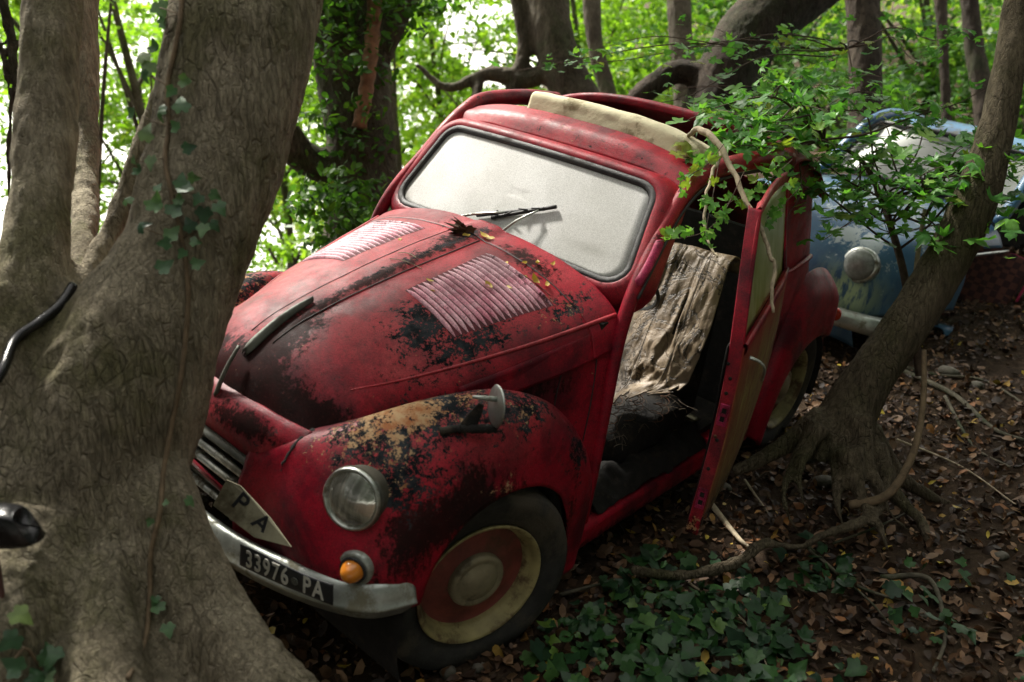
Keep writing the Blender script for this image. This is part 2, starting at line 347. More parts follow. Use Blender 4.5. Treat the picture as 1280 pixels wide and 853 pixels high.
# ---- nose: brow, grille opening with slats, side cheeks
NB = [[(X0-.030*(abs(y)/.24)**2, y, Z0-dz*(abs(y)/.24)**2) for y in (-.30,-.25,-.16,0,.16,.25,.30)] for X0, Z0, dz in ((.405,.745,.012),(.426,.735,.014),(.450,.708,.018),(.464,.668,.034),(.455,.630,.045))]
V, F = patch(NB, 16, 40); V[:,2] += .002*fbm(V[:,1]*20, V[:,2]*20)
cp_('nose_panel', V, F, M['paint'], solid=.004, attrs=wear(V, grime=[((.44,.12,.70),(.05,.12,.03),1.2)], fade=[((.45,-.1,.7),(.1,.15,.1),.9),((.43,.22,.66),(.05,.05,.04),.8)], peel=[((.43,.22,.65),(.05,.05,.05),.4)]))
gr = cb(MB().box((.40,0,.53),(.05,.34,.24)), 'grille_opening', M['void'], smooth=False)
for k, (z, w_, hw) in enumerate(((.615,.019,.205),(.572,.022,.20),(.527,.020,.19),(.484,.018,.18),(.445,.016,.17))):
    ys = np.linspace(-hw, hw, 21); P = [(.468-.9*y*y*.6, y, z-1.1*abs(y)**2.0*.6+.006) for y in ys]
    rows = [[(p[0]-.022,p[1],p[2]+w_*.45),(p[0]-.004,p[1],p[2]+w_*.4),(p[0]+.004,p[1],p[2]),(p[0]-.004,p[1],p[2]-w_*.45)] for p in P]
    V, F = patch(rows, 40, 10); cp_('grille_slat', V, F, M['chrome'] if k in (1,2,4) else M['dullmetal'], gr, solid=.003)
V = np.array([(.474,-.17,.54),(.474,.185,.50),(.474,.185,.478),(.474,-.17,.518)]); cp_('grille_rail', V, [[0,1,2,3]], M['paint'], gr, solid=.003)
# ---- front fenders
FS = [
 [(.476,.15,.39),(.463,.258,.40),(.466,.36,.40),(.455,.46,.40),(.425,.55,.40),(.36,.62,.395),(.285,.642,.385)],
 [(.476,.155,.50),(.461,.256,.50),(.464,.36,.505),(.455,.46,.505),(.420,.555,.505),(.345,.625,.50),(.262,.645,.465)],
 [(.462,.166,.585),(.446,.254,.60),(.438,.36,.61),(.415,.46,.615),(.368,.555,.60),(.295,.622,.585),(.205,.645,.535)],
 [(.425,.175,.655),(.405,.262,.690),(.375,.36,.712),(.345,.46,.712),(.290,.555,.69),(.225,.615,.655),(.13,.645,.575)],
 [(.29,.24,.70),(.285,.325,.735),(.26,.395,.772),(.230,.475,.772),(.18,.56,.745),(.13,.615,.69),(.05,.648,.592)],
 [(.11,.33,.715),(.10,.385,.752),(.085,.44,.797),(.07,.505,.797),(.04,.575,.765),(.005,.622,.70),(-.045,.65,.588)],
 [(-.07,.40,.71),(-.08,.445,.745),(-.09,.49,.790),(-.10,.54,.785),(-.105,.59,.750),(-.115,.63,.68),(-.14,.652,.558)],
 [(-.24,.45,.66),(-.25,.495,.685),(-.258,.53,.722),(-.255,.57,.715),(-.245,.607,.68),(-.228,.638,.62),(-.222,.654,.498)],
 [(-.375,.50,.55),(-.385,.53,.57),(-.395,.56,.590),(-.385,.595,.58),(-.360,.625,.56),(-.325,.647,.53),(-.268,.655,.425)],
 [(-.435,.52,.42),(-.448,.55,.43),(-.462,.578,.435),(-.450,.61,.43),(-.418,.635,.42),(-.37,.650,.41),(-.292,.655,.36)],
 [(-.44,.53,.29),(-.450,.555,.29),(-.465,.582,.29),(-.452,.612,.29),(-.418,.637,.29),(-.37,.651,.285),(-.305,.655,.28)],
 [(-.415,.535,.165),(-.425,.56,.165),(-.437,.585,.165),(-.427,.612,.165),(-.405,.636,.165),(-.37,.648,.165),(-.315,.652,.17)]]
FW = dict(peel=[((.15,.46,.79),(.30,.13,.12),.42),((.28,.40,.75),(.14,.12,.1),.45),((.10,.47,.80),(.12,.10,.1),.45),((.30,.54,.66),(.07,.06,.07),.65),((-.12,.58,.76),(.14,.08,.06),.62),((-.33,.63,.6),(.10,.05,.10),.6),((.2,.60,.66),(.1,.05,.08),.35),((.40,.48,.42),(.05,.05,.05),.3)],
          rust=[((.24,.41,.77),(.20,.11,.1),.62),((.18,.46,.79),(.09,.06,.06),.42),((.02,.50,.80),(.08,.05,.05),.35),((.28,.53,.67),(.06,.05,.06),.45),((.02,.64,.62),(.08,.03,.05),.40),((-.1,.58,.76),(.08,.05,.05),.42),((.33,.60,.44),(.04,.03,.04),.4)],
          grime=[((.22,.61,.60),(.11,.06,.06),1.15),((.31,.60,.55),(.07,.06,.08),.85),((.13,.63,.66),(.06,.04,.09),.7),((.05,.645,.64),(.10,.03,.05),.35),((.40,.55,.46),(.05,.07,.05),.8),((.30,.27,.71),(.1,.03,.04),.9),((-.30,.655,.45),(.03,.03,.2),.5),((.1,.645,.59),(.2,.012,.03),.6)],
          fade=[((.15,.45,.80),(.28,.12,.10),.95),((-.15,.57,.76),(.2,.07,.08),.55),((.02,.60,.70),(.2,.1,.05),.35)])
fend = {}
for s in (1, -1):
    ctrl = [[(x, s*y, z) for x, y, z in row] for row in FS]
    V, F = patch(ctrl, 110, 56)
    V += .0045*fbm(V[:,0]*8, V[:,1]*8, V[:,2]*8)[:,None]*np.array([.3,.6,.6])
    if s < 0: F = F[:, ::-1]
    FWs = {k: [((c[0], s*c[1], c[2]), r, a) for c, r, a in v] for k, v in FW.items()}
    fend[s] = cp_('front_fender', V, F, M['paint'], solid=.005, attrs=wear(V, **FWs))
    rows = [[np.array(r[5])*[1,s,1], np.array(r[5])*[1,s,1]+[0,-s*.012,-.0]+(-.010 if 0 else 0)] for r in FS]
    # inner wheel well
    th = np.linspace(-.35, math.pi+.30, 20); rows = [[(.02+.33*math.cos(t)*(.98), s*y, .28+.34*math.sin(t)) for y in (.64,.40,.24)] for t in th]
    V, F = patch(rows, 40, 8); cp_('wheel_arch', V, F, M['void'], solid=.004)
fb = BVHTree.FromPolygons([Vector(v) for v in patch(FS, 110, 56)[0]], patch(FS, 110, 56)[1].tolist())
for s in (1,):                                                 # rust-blackened crack where the wing meets the nose
    P = []
    for i, z in enumerate(np.linspace(.725, .56, 22)):
        h = fb.ray_cast(Vector((1, .285+.006*vnoise(i*.9, 3)+.10*max(0, z-.70), z)), Vector((-1,0,0)))
        if h[0]: P.append(np.array(h[0])+[.001,0,0])
    P = np.array(P); V, F = tube(P, np.interp(np.linspace(0,1,len(P)), [0,.3,1], [.007,.0055,.001])*(1+.5*np.abs(vnoise(np.arange(len(P))*1.3, 7))), 6); cp_('wing_crack', V, F, M['void'], fend[1])
# ---- headlamps and indicators
def lamp(s):
    h = fb.ray_cast(Vector((1,.494,.652)), Vector((-1,0,0))); c = np.array(h[0])*[1,s,1]; nh = np.array(h[1])*np.sign(h[1][0])*[1,s,1]; d = nrm(nh*.25+np.array((.95, s*.22, .12))*.75); c = c+d*.013; A = frame_y(d)
    def put(prof, name, mat, par=None):
        V, F = lathe(prof, 56); return cp_(name, V@A.T+c, F, mat, par)
    hl = put([(.069,-.085),(.071,-.012),(.077,.0),(.076,.007),(.071,.013)], 'headlight', M['dullmetal'])
    put([(.075,.007),(.074,.015),(.070,.0175),(.066,.0155),(.0645,.011)], 'chrome_ring', M['chrome'], hl)
    r = np.linspace(.0655, 0, 16); put([(q, .011+.020*(1-(q/.0655)**2)) for q in r], 'lens', M['lens'], hl)
    h = fb.ray_cast(Vector((1,.552,.505)), Vector((-1,0,0))); c = np.array(h[0])*[1,s,1]+[-.006,0,0]; d = nrm((.90, s*.36, .02)); A = frame_y(d)
    tl = put([(.044,-.035),(.045,.004),(.041,.010),(.033,.012),(.029,.006)], 'indicator_lamp', M['alu'])
    put([(.034,.0115),(.0335,.016),(.0285,.016)], 'rubber_ring', M['black'], tl)
    r = np.linspace(1, 0, 12); put([(.0275*math.sqrt(max(0,1-(1-q)**2.2)) if 0 else .0275*math.sin(q*math.pi/2), .012+.036*math.cos(q*math.pi/2)) for q in r], 'amber_lens', M['amber'], tl)
for s in (1, -1): lamp(s)
# ---- bumper with its curved blade, and the number plate fixed to it
bp = [0,0,.026]+spline([(.30,-.640,.400),(.40,-.585,.398),(.475,-.42,.382),(.505,-.2,.352),(.512,0,.345),(.505,.2,.352),(.478,.42,.382),(.41,.585,.398),(.31,.642,.402)], 70)
rows = []
for i, p in enumerate(bp):
    tn = nrm(bp[min(i+1,69)]-bp[max(i-1,0)]); n = np.array([tn[1], -tn[0], 0]); n = n if n[0] > 0 or abs(p[1]) > .5 else -n
    n = n*np.sign(n@np.array([1, .001*p[1], 0])+1e-9); k = 1-.55*sstep(.95, 1.01, abs(i-34.5)/34.5); h = .045*k
    if abs(i-34.5) > 30: n = nrm(np.array([.35, math.copysign(1, p[1]), 0]))
    rows.append([p-n*.016+[0,0,h*.98], p-n*.004+[0,0,h*1.02], p+n*.008+[0,0,h*.80], p+n*.020+[0,0,h*.10], p+n*.026-[0,0,h*.12], p+n*.020-[0,0,h*.32], p+n*.004-[0,0,h*.92], p-n*.012-[0,0,h]])
V, F = patch(rows, 120, 22); bum = cp_('bumper', V, F, M['alu'], solid=.004)
for y in (.2,-.2): cb(MB().box((.44, y, .38), (.12, .03, .05)), 'bumper_bracket', M['rust'], bum, smooth=False)
def text_mesh(txt, size, ext=.0008, off=.0015, sx=1.0):
    cu = bpy.data.curves.new('t', 'FONT'); cu.body = txt; cu.size = size; cu.extrude = ext; cu.offset = off; cu.align_x = 'CENTER'; cu.align_y = 'CENTER'
    o = bpy.data.objects.new('t', cu); C.objects.link(o); dg = bpy.context.evaluated_depsgraph_get(); me = bpy.data.meshes.new_from_object(o.evaluated_get(dg))
    V = np.array([v.co[:] for v in me.vertices])*[sx,1,1]; F = [list(p.vertices) for p in me.polygons]
    bpy.data.objects.remove(o); bpy.data.curves.remove(cu); return V, F
pc = np.array([.510,.345,.398]); pc2 = np.array([.520,.425,.455])
pd = nrm((.955,.26,.02)); px_ = nrm(np.cross((0,0,1), pd)); pz = np.cross(pd, px_); PM = np.stack([px_, pz, pd], 1)
PM = PM @ np.array([[math.cos(.03),-math.sin(.03),0],[math.sin(.03),math.cos(.03),0],[0,0,1]])
g_ = 34; xs = np.linspace(-.135, .135, g_); rows = [[(x, y, -.22*x*x+.0015*math.sin(9*x+3)+ (.004 if y > 0 else 0)*math.sin(20*x)) for y in (-.029,-.01,.01,.029)] for x in xs]
V, F = patch(rows, 40, 8); plate = cp_('number_plate', V@PM.T+pc2, F, M['plate'], bum, solid=.0025)
def on_plate(V): V = V.copy(); V[:,2] += .0035-.22*V[:,0]**2; return V@PM.T+pc2
for ch, xc in zip('33976PA', (-.112,-.083,-.054,-.025,.004,.072,.106)):
    V, F = text_mesh(ch, .066, sx=.68, off=.0010); V[:,0] += xc*.92; cb(MB().add(on_plate(V), F), 'plate_letter', M['white'], bum, smooth=False)
V, F = lathe([(.010,0),(.010,.0012),(.008,.0016),(.0075,.0008),(.003,.0008),(.0025,.0015),(0,.0015)], 20); V = V[:, [0,2,1]]; V[:,0] += .033; cp_('plate_emblem', on_plate(V), F, M['dullmetal'], bum)
# ---- body side in front of the door, sill, floor
for s in (1, -1):
    BS = [[(-.02,s*.42,.79),(-.2,s*.468,.83),(-.38,s*.508,.87),(-.545,s*.540,.905)],[(-.02,s*.45,.6),(-.2,s*.495,.62),(-.38,s*.535,.66),(-.53,s*.575,.70)],[(-.1,s*.47,.4),(-.25,s*.51,.42),(-.38,s*.55,.44),(-.50,s*.592,.46)],[(-.1,s*.47,.19),(-.25,s*.51,.19),(-.38,s*.56,.19),(-.50,s*.595,.19)]]
    V, F = patch(BS, 40, 40); bs = cp_('cowl_side', V, F, M['paint'], solid=.004, attrs=wear(V, grime=[((-.53,s*.58,.6),(.03,.1,.4),.9),((-.2,s*.5,.75),(.2,.1,.05),.8)], peel=[((-.3,s*.5,.8),(.1,.1,.05),.35)]))
    bh = BVHTree.FromPolygons([Vector(v) for v in V], F.tolist())
    P = [np.array(bh.find_nearest(Vector((x, s*.56, z)))[0])+[0,s*.001,0] for x, z in ((-.30,.52),(-.31,.62),(-.325,.75),(-.345,.80),(-.40,.825),(-.455,.815),(-.465,.79),(-.455,.66),(-.44,.52))]
    V, F = tube(spline(P, 50), .0022, 5); cp_('access_flap_seam', V, F, M['black'], bs)
    rows = [[(x, s*.52, .245),(x, s*.60, .243),(x, s*.612, .225),(x, s*.605, .17),(x, s*.575, .145)] for x in (-.42,-.8,-1.2,-1.62)]
    V, F = patch(rows, 30, 16); cp_('sill', V, F, M['paint'], solid=.004, attrs=wear(V, grime=[((-.7,s*.55,.25),(.5,.04,.05),.9),((-.7,s*.6,.17),(.7,.05,.03),.7)]))
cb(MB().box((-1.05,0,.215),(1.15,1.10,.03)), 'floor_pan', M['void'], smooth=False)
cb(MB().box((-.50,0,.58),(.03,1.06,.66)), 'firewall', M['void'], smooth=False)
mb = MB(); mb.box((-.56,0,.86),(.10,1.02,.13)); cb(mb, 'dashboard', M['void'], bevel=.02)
# rubbish lying along the door opening
rows = []
for x in np.linspace(-.56, -1.28, 12):
    rows.append([(x, .45, .27+.05*vnoise(x*9, 1)), (x, .50, .31+.03*vnoise(x*7, 3)), (x, .56, .285+.02*vnoise(x*13, 5)), (x, .595, .25)])
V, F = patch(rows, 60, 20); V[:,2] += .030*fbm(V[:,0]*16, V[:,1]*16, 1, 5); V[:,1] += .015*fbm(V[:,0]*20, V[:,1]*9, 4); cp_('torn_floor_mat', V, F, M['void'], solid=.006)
rows = [[(x, y, .30+.03*vnoise(x*8+4, y*9)) for y in (.12,.25,.38,.50)] for x in np.linspace(-.78, -1.38, 8)]
V, F = patch(rows, 40, 24); V[:,2] += .01*fbm(V[:,0]*11, V[:,1]*11); cp_('floor_covering', V, F, M['olive'], solid=.006)
# ---- windscreen ring, rubber, glass, wipers
wo = np.array([-.578, 0, 1.004]); wu = nrm((-.20,0,.262)); wn = np.cross((0,1,0), wu); wn = wn*np.sign(wn[0]); WH = .335
def rrect(hw0, hw1, v0, v1, r, n=96):                           # rounded trapezium in (y, v)
    cs = [(hw0-r, v0+r, -90), (hw1-r, v1-r, 0), (-(hw1-r), v1-r, 90), (-(hw0-r), v0+r, 180)]; P = []
    for cx, cy, a0 in cs:
        for a in np.linspace(a0, a0+90, 9): P.append((cx+r*math.cos(R(a)), cy+r*math.sin(R(a))))
    P = np.array(P+[P[0]]); d = np.concatenate([[0], np.cumsum(np.linalg.norm(np.diff(P, axis=0), axis=1))]); t = np.linspace(0, d[-1], n+1)[:-1]
    return np.stack([np.interp(t, d, P[:,0]), np.interp(t, d, P[:,1])], 1)
def onw(y, v, n=0.0): 
    bow = -.10*y*y
    return wo+np.array([0,1,0])*y+wu*v+wn*(n+bow)
G0 = rrect(.495,.455,0,WH,.075)
def ring(offs, name, mat, solid=0, attrs=None, parent=None):
    L = []
    for (a, b, n, r) in offs:
        Q = rrect(.495+a, .455+a, -b, WH+b, r); L.append([onw(y, v, n) for y, v in Q])
    A = np.array(L); m, k = A.shape[:2]; V = A.reshape(-1,3); F = np.array([[i*k+j, i*k+(j+1)%k, (i+1)*k+(j+1)%k, (i+1)*k+j] for i in range(m-1) for j in range(k)])
    return cp_(name, V, F, mat, parent, solid, attrs(V) if attrs else None)
FRW = lambda V: wear(V, fade=[((-.85,-.3,1.33),(.2,.5,.1),.6),((-.7,.5,1.1),(.2,.1,.2),.55)], peel=[((-.84,0,1.33),(.1,.5,.05),.2),((-.8,.42,1.30),(.1,.1,.05),.3)], rust=[((-.85,.0,1.34),(.05,.05,.04),.5)], grime=[((-.58,0,1.0),(.06,.5,.03),.7)])
fr = ring([(-.004,-.004,-.012,.060),(.004,.004,.006,.068),(.02,.018,.014,.09),(.040,.034,.008,.10),(.056,.050,-.012,.11),(.066,.062,-.04,.11),(.066,.066,-.075,.11),(.055,.06,-.10,.11)], 'windscreen_frame', M['paint'], .003, FRW)
ring([(-.012,-.012,.003,.055),(-.007,-.007,.010,.06),(.000,.000,.012,.065),(.008,.008,.011,.07),(.012,.012,.004,.075)], 'rubber_seal', M['black'], .002)
Q = rrect(.488,.448,.006,WH-.006,.056); V = [onw(0, WH/2, 0)]; L = []
for k in np.linspace(0.0, 1, 14)[1:]:
    L.append([onw(y*k, (v-WH/2)*k+WH/2, .002) for y, v in Q])
A = np.array(L).reshape(-1,3); nq = len(Q); V = np.concatenate([[V[0]], A]); F = [[0, 1+j, 1+(j+1)%nq] for j in range(nq)] + [[1+i*nq+j, 1+(i+1)*nq+j, 1+(i+1)*nq+(j+1)%nq, 1+i*nq+(j+1)%nq] for i in range(12) for j in range(nq)]
edge = np.concatenate([[0], np.repeat(np.linspace(0,1,14)[1:], nq)]); at = {'grime': np.clip((edge-.86)*4, 0, .55)*(V[:,2] < 1.12)+ .5*np.exp(-((V[:,1]-.34)/.10)**2-((V[:,2]-1.06)/.02)**2)}  # besides edge dirt, grime paints a dark reflection smear low on the glass
cp_('windscreen_glass', V, F, M['screen'], attrs=at, solid=.003)
wp = MB()
def arm(y0, v0, y1, v1, par, bl):
    P = spline([onw(y0,v0,.022), onw((y0+y1)/2,(v0+v1)/2,.034), onw(y1,v1,.022)], 8); mb = MB().tube(P, np.linspace(.0055,.0036,8), 6)
    V, F = lathe([(0,.030),(.008,.030),(.010,.022),(.012,0)], 16); A = frame_y(wn); mb.add(V@A.T+onw(y0,v0,-.004), F)
    o = cb(mb, 'wiper_arm', M['chrome'])
    a, b = bl; d = nrm(onw(*b, 0)-onw(*a, 0)); P = [onw(a[0]+(b[0]-a[0])*t, a[1]+(b[1]-a[1])*t, .012) for t in np.linspace(0,1,9)]
    mb = MB().tube(P, .0065, 5)
    for t in (.2,.8): mb.tube([onw(a[0]+(b[0]-a[0])*t, a[1]+(b[1]-a[1])*t, .012), onw(a[0]+(b[0]-a[0])*(t*.5+.25), a[1]+(b[1]-a[1])*(t*.5+.25), .026)], .0028, 5)
    cb(mb, 'wiper_blade', M['black'], o)
arm(-.215,-.018,.005,.085,car,((-.10,.045),(.13,.145)))
arm(.03,.005,.12,.13,car,((-.04,.055),(.165,.165)))
V, F = lathe([(0,.022),(.012,.02),(.016,.008),(.018,-.01)], 16); cp_('wiper_pivot', V@frame_y(wn).T+onw(.24,-.040,-.0), F, M['void'])
# ---- roof header and side rails, rear hoop, canvas
fo = [onw(y, v, n) for (y, v, n) in [(0,0,0)]]
ys = np.linspace(-.50,.50,9)
rows = []
for y in ys:
    e = abs(y)/.50; top = onw(y*.98, WH+.064-.025*max(0,(e-.75)/.25)**2, -.045)
    rows.append([top, (top[0]-.035, y*1.01, 1.343-.045*e**3), (top[0]-.075, y*1.03, 1.362-.055*e**3), (top[0]-.115, y*1.05, 1.372-.062*e**3), (top[0]-.12, y*1.05, 1.345-.06*e**3)])
V, F = patch(rows, 60, 22); V[:,2] += .002*fbm(V[:,0]*8, V[:,1]*8); cp_('roof_header', V, F, M['paint'], solid=.004, attrs=FRW(V))
for s in (1, -1):
    rail = spline([(-.500,s*.580,.20),(-.503,s*.582,.45),(-.518,s*.572,.68),(-.545,s*.556,.85),(-.585,s*.545,.96),(-.645,s*.532,1.05),(-.74,s*.515,1.15),(-.83,s*.507,1.24),(-.925,s*.510,1.302),(-1.05,s*.532,1.335),(-1.30,s*.535,1.34),(-1.50,s*.53,1.325)], 80)
    mb = MB().tube(rail, np.interp(np.linspace(0,1,80), [0,.3,.5,.7,1], [.020,.022,.022,.026,.034]), 14); VV = mb.V[0]
    pil = cb(mb, 'pillar_rail', M['paint'], attrs=wear(VV, fade=[((-.85,s*.5,1.28),(.3,.2,.2),.6)], peel=[((-.95,s*.5,1.34),(.2,.1,.06),.25)], grime=[((-.7,s*.5,1.12),(.06,.06,.06),.4)]))
    if s > 0: V, F = tube(spline([(-.600,s*.548,1.01),(-.66,s*.542,1.075),(-.715,s*.532,1.135)], 12), [.004]+[.016]*10+[.006], 10); cp_('semaphore_cover', V, F, M['louvre'], pil, attrs=wear(V))
    if s > 0: V, F = tube(spline([(-.592,s*.566,.98),(-.725,s*.542,1.115),(-.81,s*.533,1.205),(-.90,s*.545,1.280),(-1.05,s*.549,1.305),(-1.32,s*.550,1.307)], 40), .0055, 6); cp_('door_seal', V, F, M['black'], pil)
# rear hoop and roof back
ths = np.linspace(-1, 1, 15)
def roofpt(x, e, z0, w): return (x, w*e, z0-.075*abs(e)**3.2)
rows = [[roofpt(x, e, z, w) for e in ths] for x, z, w in ((-1.52,1.375,.55),(-1.60,1.390,.55),(-1.72,1.37,.545),(-1.86,1.30,.54),(-1.97,1.20,.535))]
V, F = patch(rows, 30, 60); cp_('rear_roof', V, F, M['paint'], solid=.004, attrs=wear(V, fade=[((-1.6,0,1.4),(.2,.6,.1),.5)]))
mb = MB(); P = [roofpt(-1.50+.02*abs(e), e, 1.385+.012*(1-e*e), .545) for e in np.linspace(-1,1,40)]
mb.tube(P, .018, 10); cb(mb, 'roof_hoop', M['paint'])
# canvas: bunched roll across, from the car's right third to its left rail
rows = []
for i, y in enumerate(np.linspace(-.24, .50, 22)):
    e = abs(y)/.5; b = 1.368-.055*e**3; wv = .0015*math.sin(i*1.7); x0 = -.965
    rows.append([(x0+.012, y, b-.004), (x0+.004+wv*.5, y, b+.022), (x0-.006, y, b+.050+wv*.5), (x0-.030, y, b+.060+wv), (x0-.075, y, b+.052), (x0-.10, y, b+.024), (x0-.10, y, b-.01), (x0-.03, y, b-.012)])
V, F = patch(rows, 80, 40); V[:,2] += .0035*fbm(V[:,0]*20, V[:,1]*12); V[:,0] += .004*fbm(V[:,1]*9, V[:,2]*9, 4)
cv = cp_('canvas_roof', V, F, M['canvas'], solid=.004)
rows = [[(-.985+.01*math.sin(k*2),.46+.015*k,1.355-.012*k+.02*math.sin(k*1.3)),(-1.02,.47+.014*k,1.375-.010*k+.008*math.sin(k*2.2)),(-1.075,.475+.013*k,1.365-.008*k)] for k in range(5)]
V, F = patch(rows, 20, 12); V[:,2] += .006*fbm(V[:,0]*40, V[:,1]*40); cp_('torn_corner', V, F, M['canvas'], cv, solid=.003)
# ---- rear body: quarter, tail, rear fender
for s in (1, -1):
    Q = [  # stations along x; rails from sill up to roof edge
     [(-1.475,s*.595,.20),(-1.475,s*.612,.45),(-1.475,s*.610,.70),(-1.475,s*.590,.90),(-1.485,s*.565,1.10),(-1.50,s*.548,1.24),(-1.51,s*.535,1.32)],
     [(-1.60,s*.590,.30),(-1.60,s*.612,.50),(-1.60,s*.608,.72),(-1.60,s*.590,.91),(-1.61,s*.562,1.10),(-1.62,s*.546,1.22),(-1.62,s*.53,1.31)],
     [(-1.74,s*.585,.55),(-1.74,s*.600,.62),(-1.74,s*.598,.76),(-1.75,s*.585,.92),(-1.76,s*.558,1.08),(-1.77,s*.540,1.18),(-1.76,s*.52,1.275)],
     [(-1.92,s*.570,.60),(-1.92,s*.580,.68),(-1.92,s*.570,.78),(-1.91,s*.555,.90),(-1.89,s*.535,1.04),(-1.88,s*.52,1.12),(-1.87,s*.505,1.22)],
     [(-2.12,s*.50,.55),(-2.12,s*.50,.66),(-2.11,s*.49,.77),(-2.09,s*.475,.87),(-2.05,s*.46,.96),(-2.01,s*.455,1.04),(-1.98,s*.45,1.13)],
     [(-2.36,s*.30,.45),(-2.36,s*.30,.55),(-2.34,s*.29,.68),(-2.29,s*.28,.80),(-2.22,s*.27,.90),(-2.12,s*.27,1.0),(-2.02,s*.27,1.12)],
     [(-2.42,0,.42),(-2.42,0,.55),(-2.39,0,.70),(-2.33,0,.82),(-2.25,0,.92),(-2.14,0,1.02),(-2.02,0,1.14)]]
    V, F = patch(Q, 90, 60); V[:,2] += .002*fbm(V[:,0]*7, V[:,2]*7)
    cp_('rear_quarter', V, F if s > 0 else F[:, ::-1], M['paint'], solid=.004, attrs=wear(V, fade=[((-1.7,s*.55,1.0),(.3,.2,.3),.3)], grime=[((-1.75,s*.6,.6),(.3,.1,.1),.5)]))
    # rear fender
    RS = []
    arcO = [(-1.60,.20),(-1.605,.36),(-1.64,.53),(-1.70,.685),(-1.85,.795),(-2.02,.82),(-2.18,.765),(-2.30,.655),(-2.375,.52),(-2.385,.43)]
    arcL = [(-1.665,.15),(-1.69,.30),(-1.73,.42),(-1.80,.505),(-1.90,.56),(-2.02,.575),(-2.14,.545),(-2.24,.49),(-2.315,.45),(-2.345,.40)]
    for (xo,zo),(xl,zl) in zip(arcO, arcL):
        lerp = lambda t: (xo+(xl-xo)*t, zo+(zl-zo)*t)
        a, b, c_, d_ = lerp(-.08), lerp(.05), lerp(.28), lerp(.62); e = sstep(-2.15,-2.38,xo)*.10
        RS.append([(a[0],s*(.565-e),a[1]),(b[0],s*(.600-e),b[1]),(c_[0],s*(.638-e),c_[1]),(d_[0],s*(.652-e),d_[1]),(xl,s*(.655-e*.8),zl),(xl+(.0),s*(.640-e*.8),zl-.006)])
    V, F = patch(RS, 90, 36); V[:,2] += .002*fbm(V[:,0]*9, V[:,2]*9)
    rf = cp_('rear_fender', V, F if s > 0 else F[:, ::-1], M['paint'], solid=.005, attrs=wear(V, fade=[((-2,s*.62,.8),(.3,.1,.12),.35),((-2.3,s*.6,.6),(.1,.1,.15),.6)], peel=[((-2.2,s*.6,.6),(.1,.1,.1),.25)]))
    V, F = lathe([(.03,0),(.03,.02),(.02,.032),(0,.036)], 18); cp_('tail_lamp', V@frame_y((-.5,s*.85,0)).T+np.array([-2.33,s*.585,.575]), F, M['redlens'], rf)
    th = np.linspace(-.35, math.pi+.30, 20); rows = [[(-2.0+.33*math.cos(t), s*y, .26+.31*math.sin(t)) for y in (.60,.44,.30)] for t in th]
    V, F = patch(rows, 40, 8); cp_('wheel_arch', V, F, M['void'], solid=.004)
    V, F = tube(spline([(-1.50,s*.612,.905),(-1.62,s*.612,.915),(-1.76,s*.600,.925),(-1.88,s*.570,.915)], 20), np.linspace(.006,.011,20), 8); cp_('waist_bead', V, F, M['paint'], attrs=wear(V))
    cb(MB().box((-1.49,s*.565,.60),(.03,.05,.82)).box((-1.49,s*.545,1.14),(.04,.03,.34)), 'rear_pillar', M['black'], bevel=.005)
cb(MB().box((-1.62,0,.62),(.04,1.06,.80)).box((-1.46,0,.25),(.3,1.06,.05)), 'rear_bulkhead', M['void'], smooth=False)
# ---- wheels
def wheel(x, y, z, steer, r=.292, s=1, parent_label=None):
    A = Matrix.Rotation(R(steer), 3, 'Z'); A = np.array(A); c = np.array([x, s*y, z])
    def put(prof, name, mat, par=None, dn=None):
        V, F = lathe([(q[0], s*q[1]) for q in prof], 64)
        if dn: V = dn(V)
        return cp_(name, V@A.T+c, F, mat, par)
    rt = r
    whl = put([(.185,-.05),(.215,-.062),(.262,-.066),(.283,-.055),(rt,-.035),(rt+.001,-.012),(rt+.001,.012),(rt,.035),(.283,.055),(.281,.060),(.275,.0605),(.270,.0655),(.262,.0650),(.252,.0690),(.248,.0665),(.238,.0685),(.234,.0655),(.212,.064),(.207,.0600),(.190,.054),(.182,.03)], 'wheel', M['tyre'])
    mb = MB()
    for k in (-.024,-.008,.008,.024): 
        V, F = lathe([(rt-.004,k-.003),(rt-.004,k+.003),(rt-.012,k)], 64); 
    put([(.180,-.045),(.178,.02),(.182,.045),(.189,.056),(.191,.061),(.188,.065),(.180,.060),(.172,.046),(.170,.034),(.166,.031),(.163,.022),(.160,.010)], 'rim', M['rim'], whl)
    put([(.162,.012),(.150,.006),(.12,.014),(.085,.026),(.05,.028),(.0,.028)], 'wheel_disc', M['disc'], whl)
    put([(.083,.024),(.083,.038),(.078,.046),(.070,.049),(.063,.046),(.058,.047),(.05,.052),(.03,.060),(.012,.063),(0,.063)], 'hubcap', M['cap'], whl)
    put([(.10,-.03),(.10,-.045),(.03,-.05),(.02,-.12)], 'brake_drum', M['rust'], whl)
wheel(0,.56,.285,-18); wheel(0,.56,.285,-18,s=-1); wheel(-2.0,.525,.285,0); wheel(-2.0,.525,.285,0,s=-1)
cb(MB().tube([(0,-.5,.27),(0,.5,.27)], .025, 8).box((-.02,0,.24),(.25,.5,.10)), 'front_axle', M['void'])
cb(MB().box((-1.2,0,.19),(2.2,.7,.03)), 'underbody', M['void'], smooth=False)
